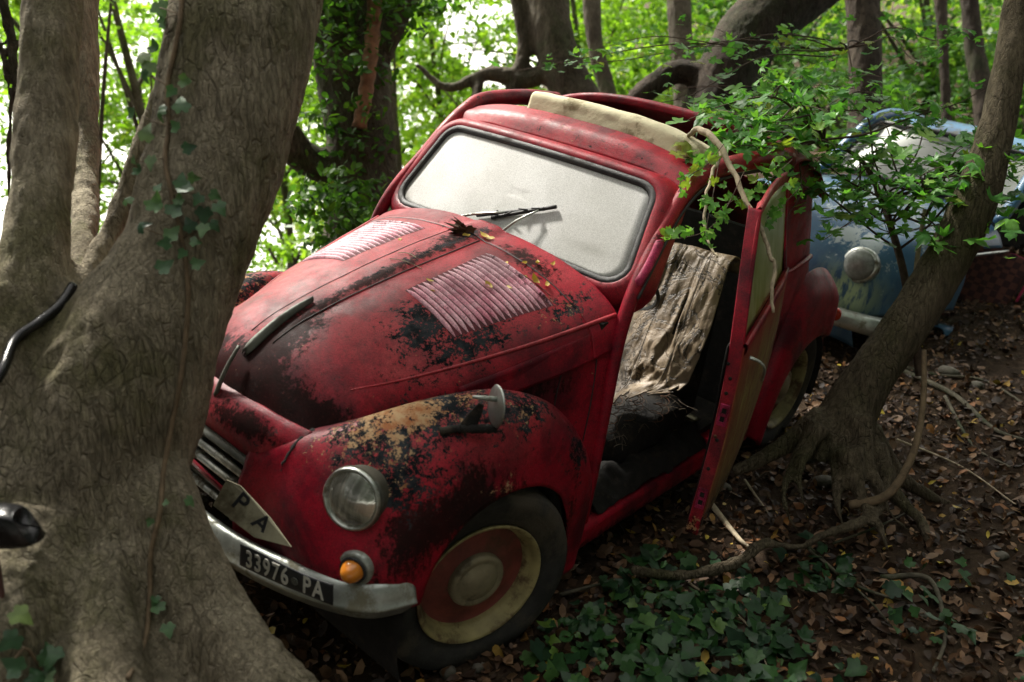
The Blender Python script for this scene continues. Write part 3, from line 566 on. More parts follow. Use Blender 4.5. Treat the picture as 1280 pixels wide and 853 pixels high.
# ---- mirror lying on the fender
def onf(x, y):
    h = fb.ray_cast(Vector((x, y, 2)), Vector((0,0,-1))); return np.array(h[0])
p0 = onf(.11,.555); mb = MB()
pt_ = spline([p0+[.055,-.02,.004],p0+[.02,.0,.010],p0+[0,.02,.012],p0+[-.03,.04,.013],p0+[-.062,.058,.010]], 30); mb.tube(pt_, .009+.005*np.abs(vnoise(np.arange(30)*.8, 2)), 8); mir = cb(mb, 'wing_mirror', M['void'])
hd = p0+np.array([-.055,.045,.085]); arm_ = MB()
rows = [[p0+[.02,0,.01],p0+[-.02,.03,.012]],[p0+[-.012,.01,.05],p0+[-.032,.032,.05]],[hd+[.028,-.022,-.006],hd+[.018,-.014,-.012]]]
V, F = patch(rows, 12, 5); cp_('bracket', V, F, M['void'], mir, solid=.004)
V, F = tube([hd+[.045,-.03,.010],hd+[.02,-.012,.008],hd+[-.004,.004,.004]], [.004,.006,.007], 10); cp_('stub', V, F, M['alu'], mir)
V, F = lathe([(0,.006),(.02,.0055),(.038,.003),(.051,0),(.053,-.003),(.050,-.006),(0,-.006)], 40); cp_('mirror_head', V@frame_y(nrm((-.80,.45,-.05))).T+hd+[-.008,.008,-.014], F, M['alu'], mir)
# ------------------------------------------------------------------ door, hung open from its rear edge
TH = R(16.8); HX, HY = -1.50, .604
def dr(V):
    V = np.asarray(V, float).copy(); dx, dy = V[...,0]-HX, V[...,1]-HY
    V[...,0] = HX+dx*math.cos(TH)-dy*math.sin(TH); V[...,1] = HY+.036+dx*math.sin(TH)+dy*math.cos(TH); return V
def dy_(z): return float(np.interp(z, [.15,.35,.55,.75,.93,1.08,1.3], [.598,.612,.618,.614,.602,.575,.532]))
zf = [.35,.45,.60,.76,.90,.935]; xf = [-.57,-.572,-.578,-.588,-.602,-.606]
rows = []
for k in range(6):
    z0 = zf[k]; row = []
    for j, t in enumerate(np.linspace(0, 1, 7)):
        x = xf[k]+( -1.497-.10*(1-(zf[k]-.35)/.585)-xf[k])*t; zb = .36-.20*t**1.3-.0*t; z = z0 if k else 0
        f = (zf[k]-.35)/(.935-.35); z = zb+(.935+.012*t-zb)*f
        row.append((x, dy_(z)+.008*math.sin(math.pi*t), z))
    rows.append(row)
V, F = patch(rows, 70, 90); V[:,1] += .002*fbm(V[:,0]*7, V[:,2]*7)
bott = .36-.20*((V[:,0]+.57)/-.882).clip(0,1)**1.3
keep = np.array([not (V[f].mean(0)[2]-np.interp(-V[f].mean(0)[0], [.57,1.45],[.36,.16]) < .035+.035*vnoise(V[f].mean(0)[0]*31, V[f].mean(0)[2]*31+5)*1.0-.02 and True) for f in F])
gm = np.exp(-((V[:,2]-bott)/.10)**2)
at = {'fade': np.clip(.9*np.exp(-((V[:,2]-.93)/.09)**2)+.4*np.exp(-((V[:,0]+.60)/.05)**2), 0, 1), 'grime': np.clip(gm*1.1, 0, 1)}
door = cp_('door', dr(V), F[keep], M['doorskin'], solid=.004, attrs=at)
# front edge strip, ends of the pressed box section
rows = []
for z, x in list(zip([.33,.42,.60,.76,.90,1.0,1.10,1.20,1.285], [-.575,-.572,-.578,-.588,-.602,-.632,-.680,-.738,-.795])):
    y = dy_(z); rows.append([(x-.022, y+.001, z), (x-.004, y+.002, z), (x+.001, y-.004, z), (x+.001, y-.030, z), (x-.003, y-.037, z), (x-.025, y-.039, z)])
V, F = patch(rows, 90, 20)
cp_('door_edge', dr(V), F, M['paint'], door, solid=.004, attrs=wear(V, fade=[((-.6,.55,.6),(.2,.1,.3),.5)], grime=[((-.57,.57,.33),(.05,.05,.05),1.3)], rust=[((-.57,.58,.35),(.05,.05,.06),.5)]))
for zc in (.46, .735):                                        # latch keepers: pressed plates with dark slots
    x = float(np.interp(zc, [.42,.6,.76,.9], [-.572,-.578,-.588,-.602])); y = dy_(zc)-.018
    mb = MB(); mb.box((x+.004, y, zc+.028), (.006, .026, .012)).box((x+.004, y, zc), (.006, .026, .009)).box((x+.004, y, zc-.028), (.006, .026, .012)).box((x+.004, y-.010, zc), (.006, .007, .05)).box((x+.004, y+.010, zc), (.006, .007, .05))
    mb.V = [dr(np.concatenate(mb.V))]; cb(mb, 'latch_plate', M['louvre'], door, smooth=False, bevel=.001)
    b = MB().box((x+.0022, y, zc), (.004, .022, .046)); b.V = [dr(b.V[0])]; cb(b, 'latch_slot', M['void'], door, smooth=False)
for z in (.56, .655, .80, .845, .885, .665):
    x = float(np.interp(z, [.42,.6,.76,.9], [-.572,-.578,-.588,-.602])); V, F = lathe([(.0055,.0),(.0055,.002),(0,.0022)], 12)
    V = V@frame_y((1,0,.0)).T+np.array([x+.0025, dy_(z)-.024+.009*math.sin(z*90), z]); cp_('bolt_hole', dr(V), F, M['void'] if z != .665 else M['rust'], door)
# window frame, glass, rear edge
def barp(P, w_, t_, name, mat, par):
    rows = []
    P = spline(P, 24)
    for i, p in enumerate(P):
        tn = nrm(P[min(i+1,23)]-P[max(i-1,0)]); s_ = nrm(np.cross(tn, (0,1,0))); 
        rows.append([p-s_*w_/2, p-s_*w_/2*.8+[0,t_*.5,0], p+[0,t_*.6,0], p+s_*w_/2*.8+[0,t_*.5,0], p+s_*w_/2, p+[0,-t_,0], p-s_*w_/2])
    V, F = patch(rows, 40, 16); return cp_(name, dr(V), F, mat, par, attrs=wear(V, fade=[((-1,.5,1.3),(.6,.3,.1),.9)]))
barp([(-.625,.594,.93),(-.668,.572,1.04),(-.735,.549,1.17),(-.80,.532,1.262),(-.86,.524,1.285)], .034, .012, 'window_frame', M['paint'], door)
barp([(-.80,.530,1.272),(-1.0,.526,1.300),(-1.2,.524,1.303),(-1.40,.524,1.285)], .042, .012, 'window_frame', M['paint'], door)
barp([(-1.435,.598,.95),(-1.435,.565,1.08),(-1.43,.54,1.2),(-1.41,.526,1.28)], .035, .012, 'window_frame', M['paint'], door)
barp([(-.61,.604,.935),(-.9,.610,.948),(-1.2,.611,.953),(-1.44,.603,.952)], .036, .014, 'window_ledge', M['paint'], door)
gv = [[(x, float(np.interp(z, [.93,1.08,1.29],[.590,.562,.518])), z) for x in (xa, (xa-1.43)/2, -1.43)] for z, xa in ((.94,-.63),(1.04,-.675),(1.16,-.74),(1.27,-.82))]
V, F = patch(gv, 16, 16); cp_('window_glass', dr(V), F, M['greenglass'], door, solid=.004)
mb = MB().box((-1.485,.586,.62),(.012,.03,.60)); mb.V = [dr(mb.V[0])]; cb(mb, 'rear_edge', M['black'], door, smooth=False)
rows = [[(x, dy_(z)-.045, z) for x in (-.60,-1.0,-1.44)] for z in (.37,.6,.93)]; V, F = patch(rows, 10, 10); cp_('inner_panel', dr(V), F, M['void'], door, solid=.004)
P = spline(dr(np.array([(-.630,.622,.908),(-.635,.650,.902),(-.648,.668,.882),(-.680,.668,.845),(-.735,.664,.812),(-.765,.660,.795)])), 24)
V, F = tube(P, np.interp(np.linspace(0,1,24),[0,.2,.8,1],[.009,.0065,.0065,.0035]), 8, flat=.6); cp_('door_handle', V, F, M['alu'], door)
# ------------------------------------------------------------------ seat with its torn cover
def unx(px, py, X):
    d = RC.T @ np.array([(px-640)/FPX, (py-426.5)/FPX, 1.]); t = (X-CC[0])/d[0]; return CC+d*t
def seat(ofy, lead):
    L = [((828,312),-1.22),((790,395),-1.10),((772,445),-1.03),((764,472),-.98),((757,497),-.90),((752,520),-.80)]
    Rr = [((913,332),-1.22),((889,410),-1.10),((870,455),-1.03),((850,487),-.98),((820,492),-.90),((795,500),-.80)]
    A = np.array([unx(*p, X) for p, X in L]); B = np.array([unx(*p, X) for p, X in Rr]); w_ = B-A; B = A+w_*1.0
    rows = []
    rows.append([A[0]+w_[0]*t+[-.10,0,-.05] for t in np.linspace(0,1,9)]); rows.append([A[0]+w_[0]*t+[-.07,0,.012] for t in np.linspace(0,1,9)])
    for i in range(6): rows.append([A[i]+w_[i]*t+np.array([.022*math.sin(math.pi*t)**.6, 0, .012*math.sin(math.pi*t)]) for t in np.linspace(0,1,9)])
    V, F = patch(rows, 110, 70); u = np.tile(np.linspace(0,1,70), 110); v = np.repeat(np.linspace(0,1,110), 70)
    wr = .020*fbm(u*2.6+v*2, v*3.4, 3)-.012*np.abs(fbm(u*5+v*4, v*6-u*2, 8, 3))+.005*fbm(u*14, v*14, 5)-.004*np.exp(-((u-.30-.05*np.sin(v*5))/.010)**2)-.004*np.exp(-((u-.70+.05*np.sin(v*6))/.010)**2)-.010*np.exp(-((u-.62-.10*(v-.4))/.02)**2-((v-.42)/.10)**2)
    V[:,0] += wr; V[:,2] += wr*.6
    uf, vf = u[F].mean(1), v[F].mean(1)
    rag = fbm(uf*9, vf*7, 2, 3)*.16
    keep = (vf < .80+.17*(1-uf)+rag) & ~((np.abs(uf-.62-.10*(vf-.4)) < .012) & (np.abs(vf-.42) < .045))
    return V, F[keep]
V, F = seat(0, 1); V[:,1] += 0
st = cp_('seat', V, F, M['leather'], solid=.004)
mb = MB()
for uu in (.33, .72):
    P = V.reshape(110,70,3)[8:88, int(uu*69)]+[.004,0,.003]; mb = MB().tube(P[::3], .0012, 5); cb(mb, 'seam', M['void'], st)
A0 = V.reshape(110,70,3)
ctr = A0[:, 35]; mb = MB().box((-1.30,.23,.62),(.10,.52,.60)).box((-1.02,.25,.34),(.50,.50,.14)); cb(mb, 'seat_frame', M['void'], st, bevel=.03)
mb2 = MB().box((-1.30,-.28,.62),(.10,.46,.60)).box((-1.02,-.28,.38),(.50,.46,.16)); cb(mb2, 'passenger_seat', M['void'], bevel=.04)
for i in range(26):                                            # bare coil springs under the torn cushion
    x, y = -.78-.36*random.random(), .10+.40*random.random(); t = np.linspace(0, 5*math.pi, 46); r_ = .020+.006*np.cos(t/5)
    P = np.stack([x+r_*np.cos(t)+.004*t*random.uniform(-1,1)*.3, y+r_*np.sin(t), .41+.085*t/t[-1]], 1); V, F = tube(P, .0013, 4); cp_('seat_spring', V, F, M['rust'], st)
V, F = lathe([(.195,-.008),(.203,0),(.195,.008),(.187,0),(.195,-.008)], 40); cp_('steering_wheel', V@frame_y((-.75,0,.66)).T+np.array([-.86,.28,.93]), F, M['black'])

mb = MB()
for i in range(150):                                          # horsehair and straw spilling from the cushion
    x, y = -.66-.50*random.random(), .12+.42*random.random(); a = random.random()*6.3; l = random.uniform(.03,.10); z0 = .40+.06*random.random()
    P = np.array([[x, y, z0],[x+l*.5*math.cos(a), y+l*.5*math.sin(a), z0+random.uniform(0,.03)],[x+l*math.cos(a+.5), y+l*math.sin(a+.5), z0+random.uniform(-.02,.02)]]); mb.tube(spline(P, 6), .0009, 3, cap=False)
o = cb(mb, 'horsehair_stuffing', simple('horsehair', (.10,.075,.05), .9, var=.5, bump=.1), st); o['kind'] = 'stuff'
# ------------------------------------------------------------------ plant and ground materials
def leafmat(name, stops, trans=.45, rough=.5, bright=1.0, spec=.35):
    g = NG(name); at = g.n.new('ShaderNodeAttribute'); at.attribute_name = 'rnd'
    cr = g.n.new('ShaderNodeValToRGB'); g.L(at.outputs['Fac'], cr.inputs[0]); e = cr.color_ramp.elements
    while len(e) > 1: e.remove(e[-1])
    for i, (p, c) in enumerate(stops):
        q = e[0] if i == 0 else e.new(p); q.position = p; q.color = (*c, 1)
    n = g.noise(40, 4, .6); c = g.mix(.5, cr.outputs[0], g.mix(1, cr.outputs[0], g.ramp(n, .3, .7, .5, 1.35), 'MULTIPLY'))
    g.set(col=c, rough=rough, spec=spec)
    if trans:
        tr = g.n.new('ShaderNodeBsdfTranslucent'); tc = g.mix(1, c, (1.25*bright, 1.35*bright, .55*bright), 'MULTIPLY'); g.L(tc, tr.inputs[0])
        mx = g.n.new('ShaderNodeMixShader'); mx.inputs[0].default_value = trans; g.t.links.new(g.b.outputs[0], mx.inputs[1]); g.t.links.new(tr.outputs[0], mx.inputs[2]); g.t.links.new(mx.outputs[0], g.out.inputs[0])
    return g.m
LM = {}
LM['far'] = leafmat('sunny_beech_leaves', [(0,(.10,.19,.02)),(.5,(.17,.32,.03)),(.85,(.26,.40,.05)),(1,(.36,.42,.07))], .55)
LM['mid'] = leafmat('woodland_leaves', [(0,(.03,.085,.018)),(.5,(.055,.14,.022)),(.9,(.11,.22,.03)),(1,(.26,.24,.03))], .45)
LM['dark'] = leafmat('shade_leaves', [(0,(.018,.05,.014)),(.6,(.035,.09,.02)),(1,(.08,.15,.03))], .35)
LM['maple'] = leafmat('field_maple_leaves', [(0,(.06,.18,.045)),(.5,(.11,.31,.06)),(.92,(.18,.40,.07)),(1,(.26,.32,.05))], .48, .42)
LM['ivy'] = leafmat('ivy_leaves', [(0,(.010,.034,.016)),(.5,(.020,.068,.018)),(.9,(.040,.11,.026)),(1,(.11,.19,.03))], .12, .45, spec=.4)
LM['litter'] = leafmat('dead_leaves', [(0,(.022,.013,.009)),(.35,(.060,.032,.018)),(.7,(.15,.080,.040)),(.88,(.30,.18,.10)),(.955,(.30,.12,.04)),(.985,(.45,.31,.05)),(1,(.55,.42,.05))], .0, .55, spec=.4)
LM['yellow'] = leafmat('yellow_fallen_leaf', [(0,(.50,.33,.04)),(1,(.62,.50,.12))], .15)
def bark(name, dark, lite, moss=(.07,.075,.03), mossamt=.5, scale=1.0, crack=.5):
    g = NG(name)
    co = g.map((1,1,.24)); n0 = g.noise(3*scale, 6, .6)
    wob = g.n.new('ShaderNodeVectorMath'); wob.operation = 'ADD'; nz = g.n.new('ShaderNodeTexNoise'); nz.inputs['Scale'].default_value = 5*scale; g.L(g.co, nz.inputs[0]); sc = g.n.new('ShaderNodeVectorMath'); sc.operation = 'SCALE'; sc.inputs['Scale'].default_value = .05/scale; g.t.links.new(nz.outputs[1], sc.inputs[0]); g.t.links.new(co, wob.inputs[0]); g.t.links.new(sc.outputs[0], wob.inputs[1]); cw = wob.outputs[0]
    v1 = g.voro(36*scale, co=cw); v2 = g.voro(95*scale, co=cw); br = g.ramp(g.noise(26*scale, 6, .7), .38, .58)
    cr1 = g.math('MAXIMUM', g.ramp(v1, 0, .10), g.math('SUBTRACT', 1, br)); cr2 = g.ramp(v2, 0, .12, .55, 1)
    pl = g.noise(30*scale, 10, .75, co=cw)
    fine = g.noise(160*scale, 5, .7)
    crm = g.math('MULTIPLY', g.ramp(g.noise(2.2*scale, 5, .6), .30, .55, .25, 1), g.math('SUBTRACT', 1, g.attr('smoothness')))                    # where the bark is furrowed
    hgt = g.math('MULTIPLY', g.math('MULTIPLY', g.mix(crm, (1,1,1), cr1), cr2), g.math('ADD', g.math('MULTIPLY', pl, .8), .6))
    c = g.mix(g.ramp(n0, .3, .7), dark, lite); c = g.mix(g.ramp(g.noise(2.1*scale, 8, .7), .48, .64, 0, mossamt), c, moss)
    c = g.mix(1, c, g.ramp(g.noise(55*scale, 8, .75, co=co), .3, .7, .55, 1.35), 'MULTIPLY')
    crk = g.ramp(hgt, 0, .55, crack, 0); c = g.mix(crk, c, tuple(q*.25 for q in dark))
    g.set(col=c, rough=.9, spec=.2); g.bump(g.math('ADD', hgt, g.math('MULTIPLY', fine, .5)), .9, .010)
    return g.m
BK = {'big': bark('furrowed_maple_bark', (.215,.182,.125), (.42,.365,.265), (.135,.130,.055), .7, 1.5, .5),
      'lean': bark('grey_green_bark', (.095,.075,.048), (.19,.155,.105), (.075,.075,.032), .7, 1.3, .6),
      'dark': bark('dark_brown_bark', (.035,.026,.019), (.085,.065,.048), (.035,.05,.02), .6, 1.0, .6),  # darker brown tone for some of the trunks behind
      'mid': bark('woodland_bark', (.07,.055,.04), (.14,.12,.085), (.06,.08,.03), .6, 1.2, .5)}
LM['vineleaf'] = leafmat('climbing_ivy_leaves', [(0,(.03,.075,.035)),(.5,(.055,.13,.05)),(.85,(.10,.19,.07)),(.95,(.16,.22,.13)),(1,(.22,.32,.06))], .2, .42, spec=.5)
LM['shade'] = leafmat('light_blocking_leaves', [(0,(.012,.03,.010)),(1,(.03,.07,.018))], .1)  # dark, nearly opaque leaves for the added light-blocking ring
M['strip'] = simple('stripped_reddish_wood', (.26,.13,.075), .8, var=.4, scale=14, bump=.5)
M['twig'] = simple('pale_dead_wood', (.46,.38,.26), .8, var=.35, scale=22, bump=.5, dirt=(.12,.09,.06), dirt_amt=.3, dscale=20)
M['vine'] = simple('brown_vine_stem', (.15,.105,.06), .85, var=.35, scale=30, bump=.5)
M['darktwig'] = simple('dark_twig_bark', (.07,.045,.03), .85, var=.35, scale=30, bump=.4)
M['root'] = simple('grey_root_bark', (.115,.10,.07), .85, var=.45, scale=16, bump=.7, dirt=(.04,.05,.02), dirt_amt=.4)
g = NG('forest_soil'); n = g.noise(3, 10, .7); n2 = g.noise(28, 10, .75)
c = g.mix(g.ramp(n, .35, .65), (.028,.018,.012), (.075,.050,.032)); c = g.mix(g.ramp(n2, .5, .7), c, (.12,.08,.05)); c = g.mix(g.ramp(g.noise(60, 6, .7), .60, .70), c, (.16,.12,.08))
g.set(col=c, rough=.95, spec=.15); g.bump(n2, .8, .03); M['soil'] = g.m
# ------------------------------------------------------------------ leaf shapes and scatter
def leaf_simple():                                             # pointed oval, folded along its midrib
    V = np.array([(0,0,0),(.25,.22,.05),(.62,.24,.05),(1,0,-.04),(.62,-.24,.05),(.25,-.22,.05),(.45,0,-.01)]); F = [[0,6,1],[1,6,2],[2,6,3],[3,6,4],[4,6,5],[5,6,0]]; return V-[.5,0,0], np.array(F)
def leaf_quad():
    V = np.array([(-.5,0,0),(-.05,.30,.05),(.5,0,-.03),(-.05,-.30,.05)]); return V, np.array([[0,2,1],[0,3,2]])
def leaf_lobed(kind='maple'):
    if kind == 'maple': O = [(0,0),(-.06,.16),(-.18,.34),(.02,.36),(.10,.50),(.24,.60),(.32,.40),(.30,.20),(.52,.30),(.72,.26),(.80,.10),(1.0,0)]
    elif kind == 'ivy': O = [(0,0),(-.13,.12),(-.14,.30),(.04,.36),(.16,.50),(.30,.52),(.40,.38),(.48,.29),(.66,.22),(.84,.11),(1.0,0)]
    O = O + [(x,-y) for x, y in O[-2:0:-1]]; V = [(x-.3, y, .10*abs(y)-.08*x*x) for x, y in O]; V = [(.32-.3,0,-.01)]+V; n = len(O)
    return np.array(V), np.array([[0, 1+i, 1+(i+1)%n] for i in range(n)])
def scatter(shape, pos, size, nrmv, yaw=None, curl=0.0, aspect=None):
    V, F = shape; n = len(pos); pos = np.asarray(pos); Z = nrmv/np.linalg.norm(nrmv, axis=1)[:,None]
    a = rng.normal(size=(n,3)); X = np.cross(a, Z); X /= np.linalg.norm(X, axis=1)[:,None]+1e-9; Y = np.cross(Z, X)
    size = np.broadcast_to(size, (n,)); asp = np.ones(n) if aspect is None else aspect
    T = V[None]*size[:,None,None]; T = T*np.stack([np.ones(n), asp, np.ones(n)], 1)[:,None]
    if curl: T[:,:,2] += curl*size[:,None]*rng.normal(size=n)[:,None]*(V[None,:,0]**2+V[None,:,1]**2)*4*.5
    P = T[:,:,0:1]*X[:,None]+T[:,:,1:2]*Y[:,None]+T[:,:,2:3]*Z[:,None]+pos[:,None]
    k = len(V); FF = (F[None]+(np.arange(n)*k)[:,None,None]).reshape(-1, F.shape[1])
    return P.reshape(-1,3), FF, k
def leaves(name, shape, pos, size, nv, mat, parent=None, curl=0, rnd=None, aspect=None):
    pos = np.asarray(pos); o_ = pos.mean(0)
    P, F, k = scatter(shape, pos, size, nv, curl=curl, aspect=aspect); r = rng.random(len(pos)) if rnd is None else rnd
    loc = None
    return mesh_obj(name, P, F, mat, parent, False, {'rnd': np.repeat(r, k)})
QUAD, OVAL, MAPLE, IVY = leaf_quad(), leaf_simple(), leaf_lobed('maple'), leaf_lobed('ivy')
def upish(n, up=(0,0,1), spread=.6): return np.array(up)[None]+rng.normal(size=(n,3))*spread
# ------------------------------------------------------------------ ground
gx = np.concatenate([np.linspace(-60,-4,50)[:-1], np.linspace(-4,7,300), np.linspace(7,60,45)[1:]]); gy = np.concatenate([np.linspace(-8,.8,18)[:-1], np.linspace(.8,10,260), np.linspace(10,90,60)[1:]])
X, Y = np.meshgrid(gx, gy); Z = ground(X, Y); V = np.stack([X.ravel(), Y.ravel(), Z.ravel()], 1); idx = np.arange(X.size).reshape(X.shape)
F = np.stack([idx[:-1,:-1], idx[:-1,1:], idx[1:,1:], idx[1:,:-1]], -1).reshape(-1,4)
tag(mesh_obj('ground', V, F, M['soil']), kind='structure')
def gz(x, y): return ground(x, y)
n = 42000; y_ = 1.15+rng.random(n)**.8*7.5; x_ = (-.75+rng.random(n)*1.55)*y_*.78+.12*y_
z_ = gz(x_, y_); keep = (vnoise(x_*2.2, y_*2.2, 5) > -.45) | (rng.random(n) < .35); x_, y_, z_ = x_[keep], y_[keep], z_[keep]; n = len(x_)
tag(leaves('leaf_litter', OVAL, np.stack([x_, y_, z_+.006+rng.random(n)*.018], 1), (.016+.046*rng.random(n)**1.8), upish(n, spread=.6), LM['litter'], curl=.5, aspect=.7+.8*rng.random(n)), kind='stuff')
# pebbles and bits of stone among the leaves
def rock(c, r, mat, name='stone'):
    bm = bmesh.new(); bmesh.ops.create_icosphere(bm, subdivisions=2, radius=1); V = np.array([v.co[:] for v in bm.verts]); F = [[v.index for v in f.verts] for f in bm.faces]; bm.free()
    V = V*(1+.25*fbm(V[:,0]*1.3+c[0]*9, V[:,1]*1.3+c[1]*7, V[:,2]*1.3)[:,None])*np.array([1,.8,.55])*r
    a = random.random()*6; V = V@np.array([[math.cos(a),-math.sin(a),0],[math.sin(a),math.cos(a),0],[0,0,1]])+c; return V, F
M['stone'] = simple('grey_stone', (.17,.155,.125), .85, var=.35, scale=20, bump=.6, dirt=(.05,.05,.03), dirt_amt=.5)
# ------------------------------------------------------------------ trees
def rem(name, tubes, voxel, mat, parent=None, disp=lambda V: 0, smooth_it=3):
    mb = MB()
    for P, r in tubes: mb.tube(P, r, 20)
    o = mb.build(name, mat, None); m = o.modifiers.new('r', 'REMESH'); m.mode = 'VOXEL'; m.voxel_size = voxel
    m = o.modifiers.new('s', 'SMOOTH'); m.factor = .5; m.iterations = smooth_it
    dg = bpy.context.evaluated_depsgraph_get(); me = bpy.data.meshes.new_from_object(o.evaluated_get(dg)); bpy.data.objects.remove(o)
    nv = len(me.vertices); V = np.zeros(nv*3); me.vertices.foreach_get('co', V); V = V.reshape(-1,3); N = np.zeros(nv*3); me.vertex_normals.foreach_get('vector', N); N = N.reshape(-1,3)
    V = V+N*np.asarray(disp(V))[:,None]; me.vertices.foreach_set('co', V.ravel().astype(np.float32)); me.polygons.foreach_set('use_smooth', [True]*len(me.polygons))
    me.materials.clear(); me.materials.append(mat); me.update(); me.name = name
    o = bpy.data.objects.new(name, me); C.objects.link(o); o.parent = parent; return o
def px_tube(pts, n=40):                                        # (px, py, depth, radius_px) -> world spline
    P = np.array([W(a, b, d) for a, b, d, r in pts]); rr = np.array([r/FPX*d for a, b, d, r in pts]); S = spline(np.concatenate([P, rr[:,None]], 1), n); return S[:,:3], S[:,3]
def barkdisp(V, a=1.0):
    low = .014*fbm(V[:,0]*3, V[:,1]*3, V[:,2]*1.3); rid = -np.abs(fbm(V[:,0]*16, V[:,1]*16, V[:,2]*4, 3)); return a*(low+.014*rid+.004*fbm(V[:,0]*45, V[:,1]*45, V[:,2]*14, 2))
def base_of(p): return (float(p[0]), float(p[1]), float(ground(p[0], p[1])))
def tree_root(name, p, label, cat='tree', group=None): 
    t = empty(name, base_of(p)); tag(t, label, cat, group); return t
def att(o, root): o.parent = root; o.location = -Vector(root.location) if o.type == 'MESH' else o.location; return o
def crown(root, name, center, rad, n, size, mat, clumps=60, spread=.16, shape=QUAD, nsp=.9, floor=None):
    c = np.array(center); rad = np.array(rad); q = rng.normal(size=(clumps,3)); q = q/np.linalg.norm(q, axis=1)[:,None]*(rng.random(clumps)**.45)[:,None]
    cc = c+q*rad; k = rng.integers(0, clumps, n); off = rng.normal(size=(n,3))*np.array([1,1,.45])*spread*rad.mean()*(.5+rng.random(clumps)[k,None])
    P = cc[k]+off
    if floor is not None: P = P[P[:,2] > ground(P[:,0], P[:,1])+floor]
    rn = np.clip(.5*rng.random(clumps)[k[:len(P)]]+.5*rng.random(len(P)), 0, 1)
    o = leaves(name, shape, P, size*(.6+.8*rng.random(len(P))), upish(len(P), spread=nsp), mat, rnd=rn)
    if root is not None: att(o, root)
    return o, cc
# --- the big tree at the left
D = 1.95
big = tree_root('maple_tree', W(150, 780, D), 'broad old multi-stemmed tree with grey bark that the red car has run into', 'tree')
trunks = [px_tube([(330,-260,2.1,88),(318,-60,2.05,92),(300,60,2.0,92),(277,180,2.0,86),(256,240,1.98,83),(240,300,1.97,78),(215,355,1.96,82),(182,415,1.95,98),(155,480,1.95,108),(122,570,1.95,112),(108,660,1.95,118),(108,760,1.93,140),(115,880,1.90,180),(120,960,1.88,210)]),
          px_tube([(75,-200,2.1,36),(67,0,2.0,37),(58,150,1.97,40),(46,300,1.93,41),(32,420,1.9,58),(28,540,1.9,72),(40,640,1.9,90),(60,760,1.9,130),(60,900,1.9,170)]),
          px_tube([(104,-150,3.0,21),(106,0,3.0,19),(108,120,3.0,17),(107,220,2.9,17),(102,330,2.6,16),(92,430,2.2,25)]),
          px_tube([(245,20,2.05,24),(212,110,2.07,22),(185,180,2.09,20),(161,240,2.08,18),(141,285,2.06,17),(124,322,2.03,17),(110,360,1.99,20),(102,420,1.96,45),(105,480,1.95,60)])]
roots = [px_tube([(180,600,1.9,55),(222,690,1.88,52),(275,790,1.86,52),(348,875,1.82,50),(430,950,1.8,40)], 24), px_tube([(60,650,1.8,60),(20,760,1.7,60),(-40,880,1.6,60)], 20), px_tube([(215,700,2.0,36),(290,810,2.02,32),(370,880,2.05,30)], 20), px_tube([(120,700,1.8,45),(130,820,1.7,50),(150,930,1.6,50)], 20)]
tr = att(rem('trunk', trunks+roots, .011, BK['big'], None, lambda V: barkdisp(V, 1.15)), big)
vv = np.array([v.co[:] for v in tr.data.vertices]); qc = vv@CAMM; qx, qy = 640+FPX*qc[:,0]/qc[:,2], 426.5+FPX*qc[:,1]/qc[:,2]
at_ = tr.data.attributes.new('smoothness', 'FLOAT', 'POINT'); at_.data.foreach_set('value', (.85*sstep(120, 90, qx)*sstep(520, 380, qy)).astype(np.float32))
tb = BVHTree.FromPolygons([v.co for v in tr.data.vertices], [tuple(p.vertices) for p in tr.data.polygons])
def on_trunk(px, py, up=0.0):
    h = tb.ray_cast(Vector((0,0,0)), Vector(W(px, py, 1.0))); return (np.array(h[0])+np.array(h[1])*up, np.array(h[1])) if h[0] else (W(px, py, 1.9), np.array([0,-1,0]))
crown(big, 'crown', W(240,-900,2.6), (1.7,1.5,.7), 5000, .09, LM['mid'], 60)  # crown above the view, added to shade the scene below
for sgn in range(5):
    a = W(330,-240,2.1); b = a+np.array([random.uniform(-1.2,1.2), random.uniform(-.6,1.4), random.uniform(.6,1.4)]); att(MB().tube(spline([a,(a+b)/2+[0,0,.2],b], 12), np.linspace(.09,.02,12), 8).build('limb', BK['big']), big)
# --- ivy climbing it
ivy = empty('climbing_ivy', base_of(W(160,840,1.8))); tag(ivy, 'thin brown ivy stem with green lobed leaves climbing the big trunk', 'ivy')
vp = [(158,850),(178,800),(188,740),(190,690),(200,640),(203,590),(212,530),(222,480),(231,420),(233,360),(228,300),(216,240),(208,200),(213,160),(212,110),(222,60),(228,20),(230,-30)]
att(MB().tube(spline([on_trunk(a, b, .006)[0] for a, b in vp], 120), .0052, 7).build('stem', M['vine']), ivy)
lp = [(228,228,1),(243,240,1),(262,246,.9),(205,262,1),(222,268,1),(238,282,1.1),(255,268,1),(266,262,.9),(218,294,.9),(244,302,.8),(252,285,.9),(212,305,.8),(230,318,.7),(209,336,1),(243,333,.9),(197,175,1.1),(232,165,1),(225,120,1),(205,100,1),(240,105,1.1),(190,150,1),(212,140,.9),(200,205,.9),(246,192,.8),(188,205,.8),(176,253,.9),(190,290,.8),(214,150,.9),(230,138,1),(195,60,1.1),(205,30,1.1),(185,85,1),(200,10,1.2),(178,70,1),(225,255,.9),(188,218,.8),(227,630,.9),(189,646,.7),(203,634,.5),(176,764,.7),(193,762,.8),(203,794,.8),(205,240,.8),(248,225,.8),(250,252,.9),(262,280,.8)]
pos, nv, sz = [], [], []
for a, b, s_ in lp:
    p, nn = on_trunk(a, b, .022+.02*random.random()); pos.append(p); nv.append(nn*1.2+np.array([0,-.5,.5])+rng.normal(size=3)*.35); sz.append(.034*s_*random.uniform(.75,1.2))
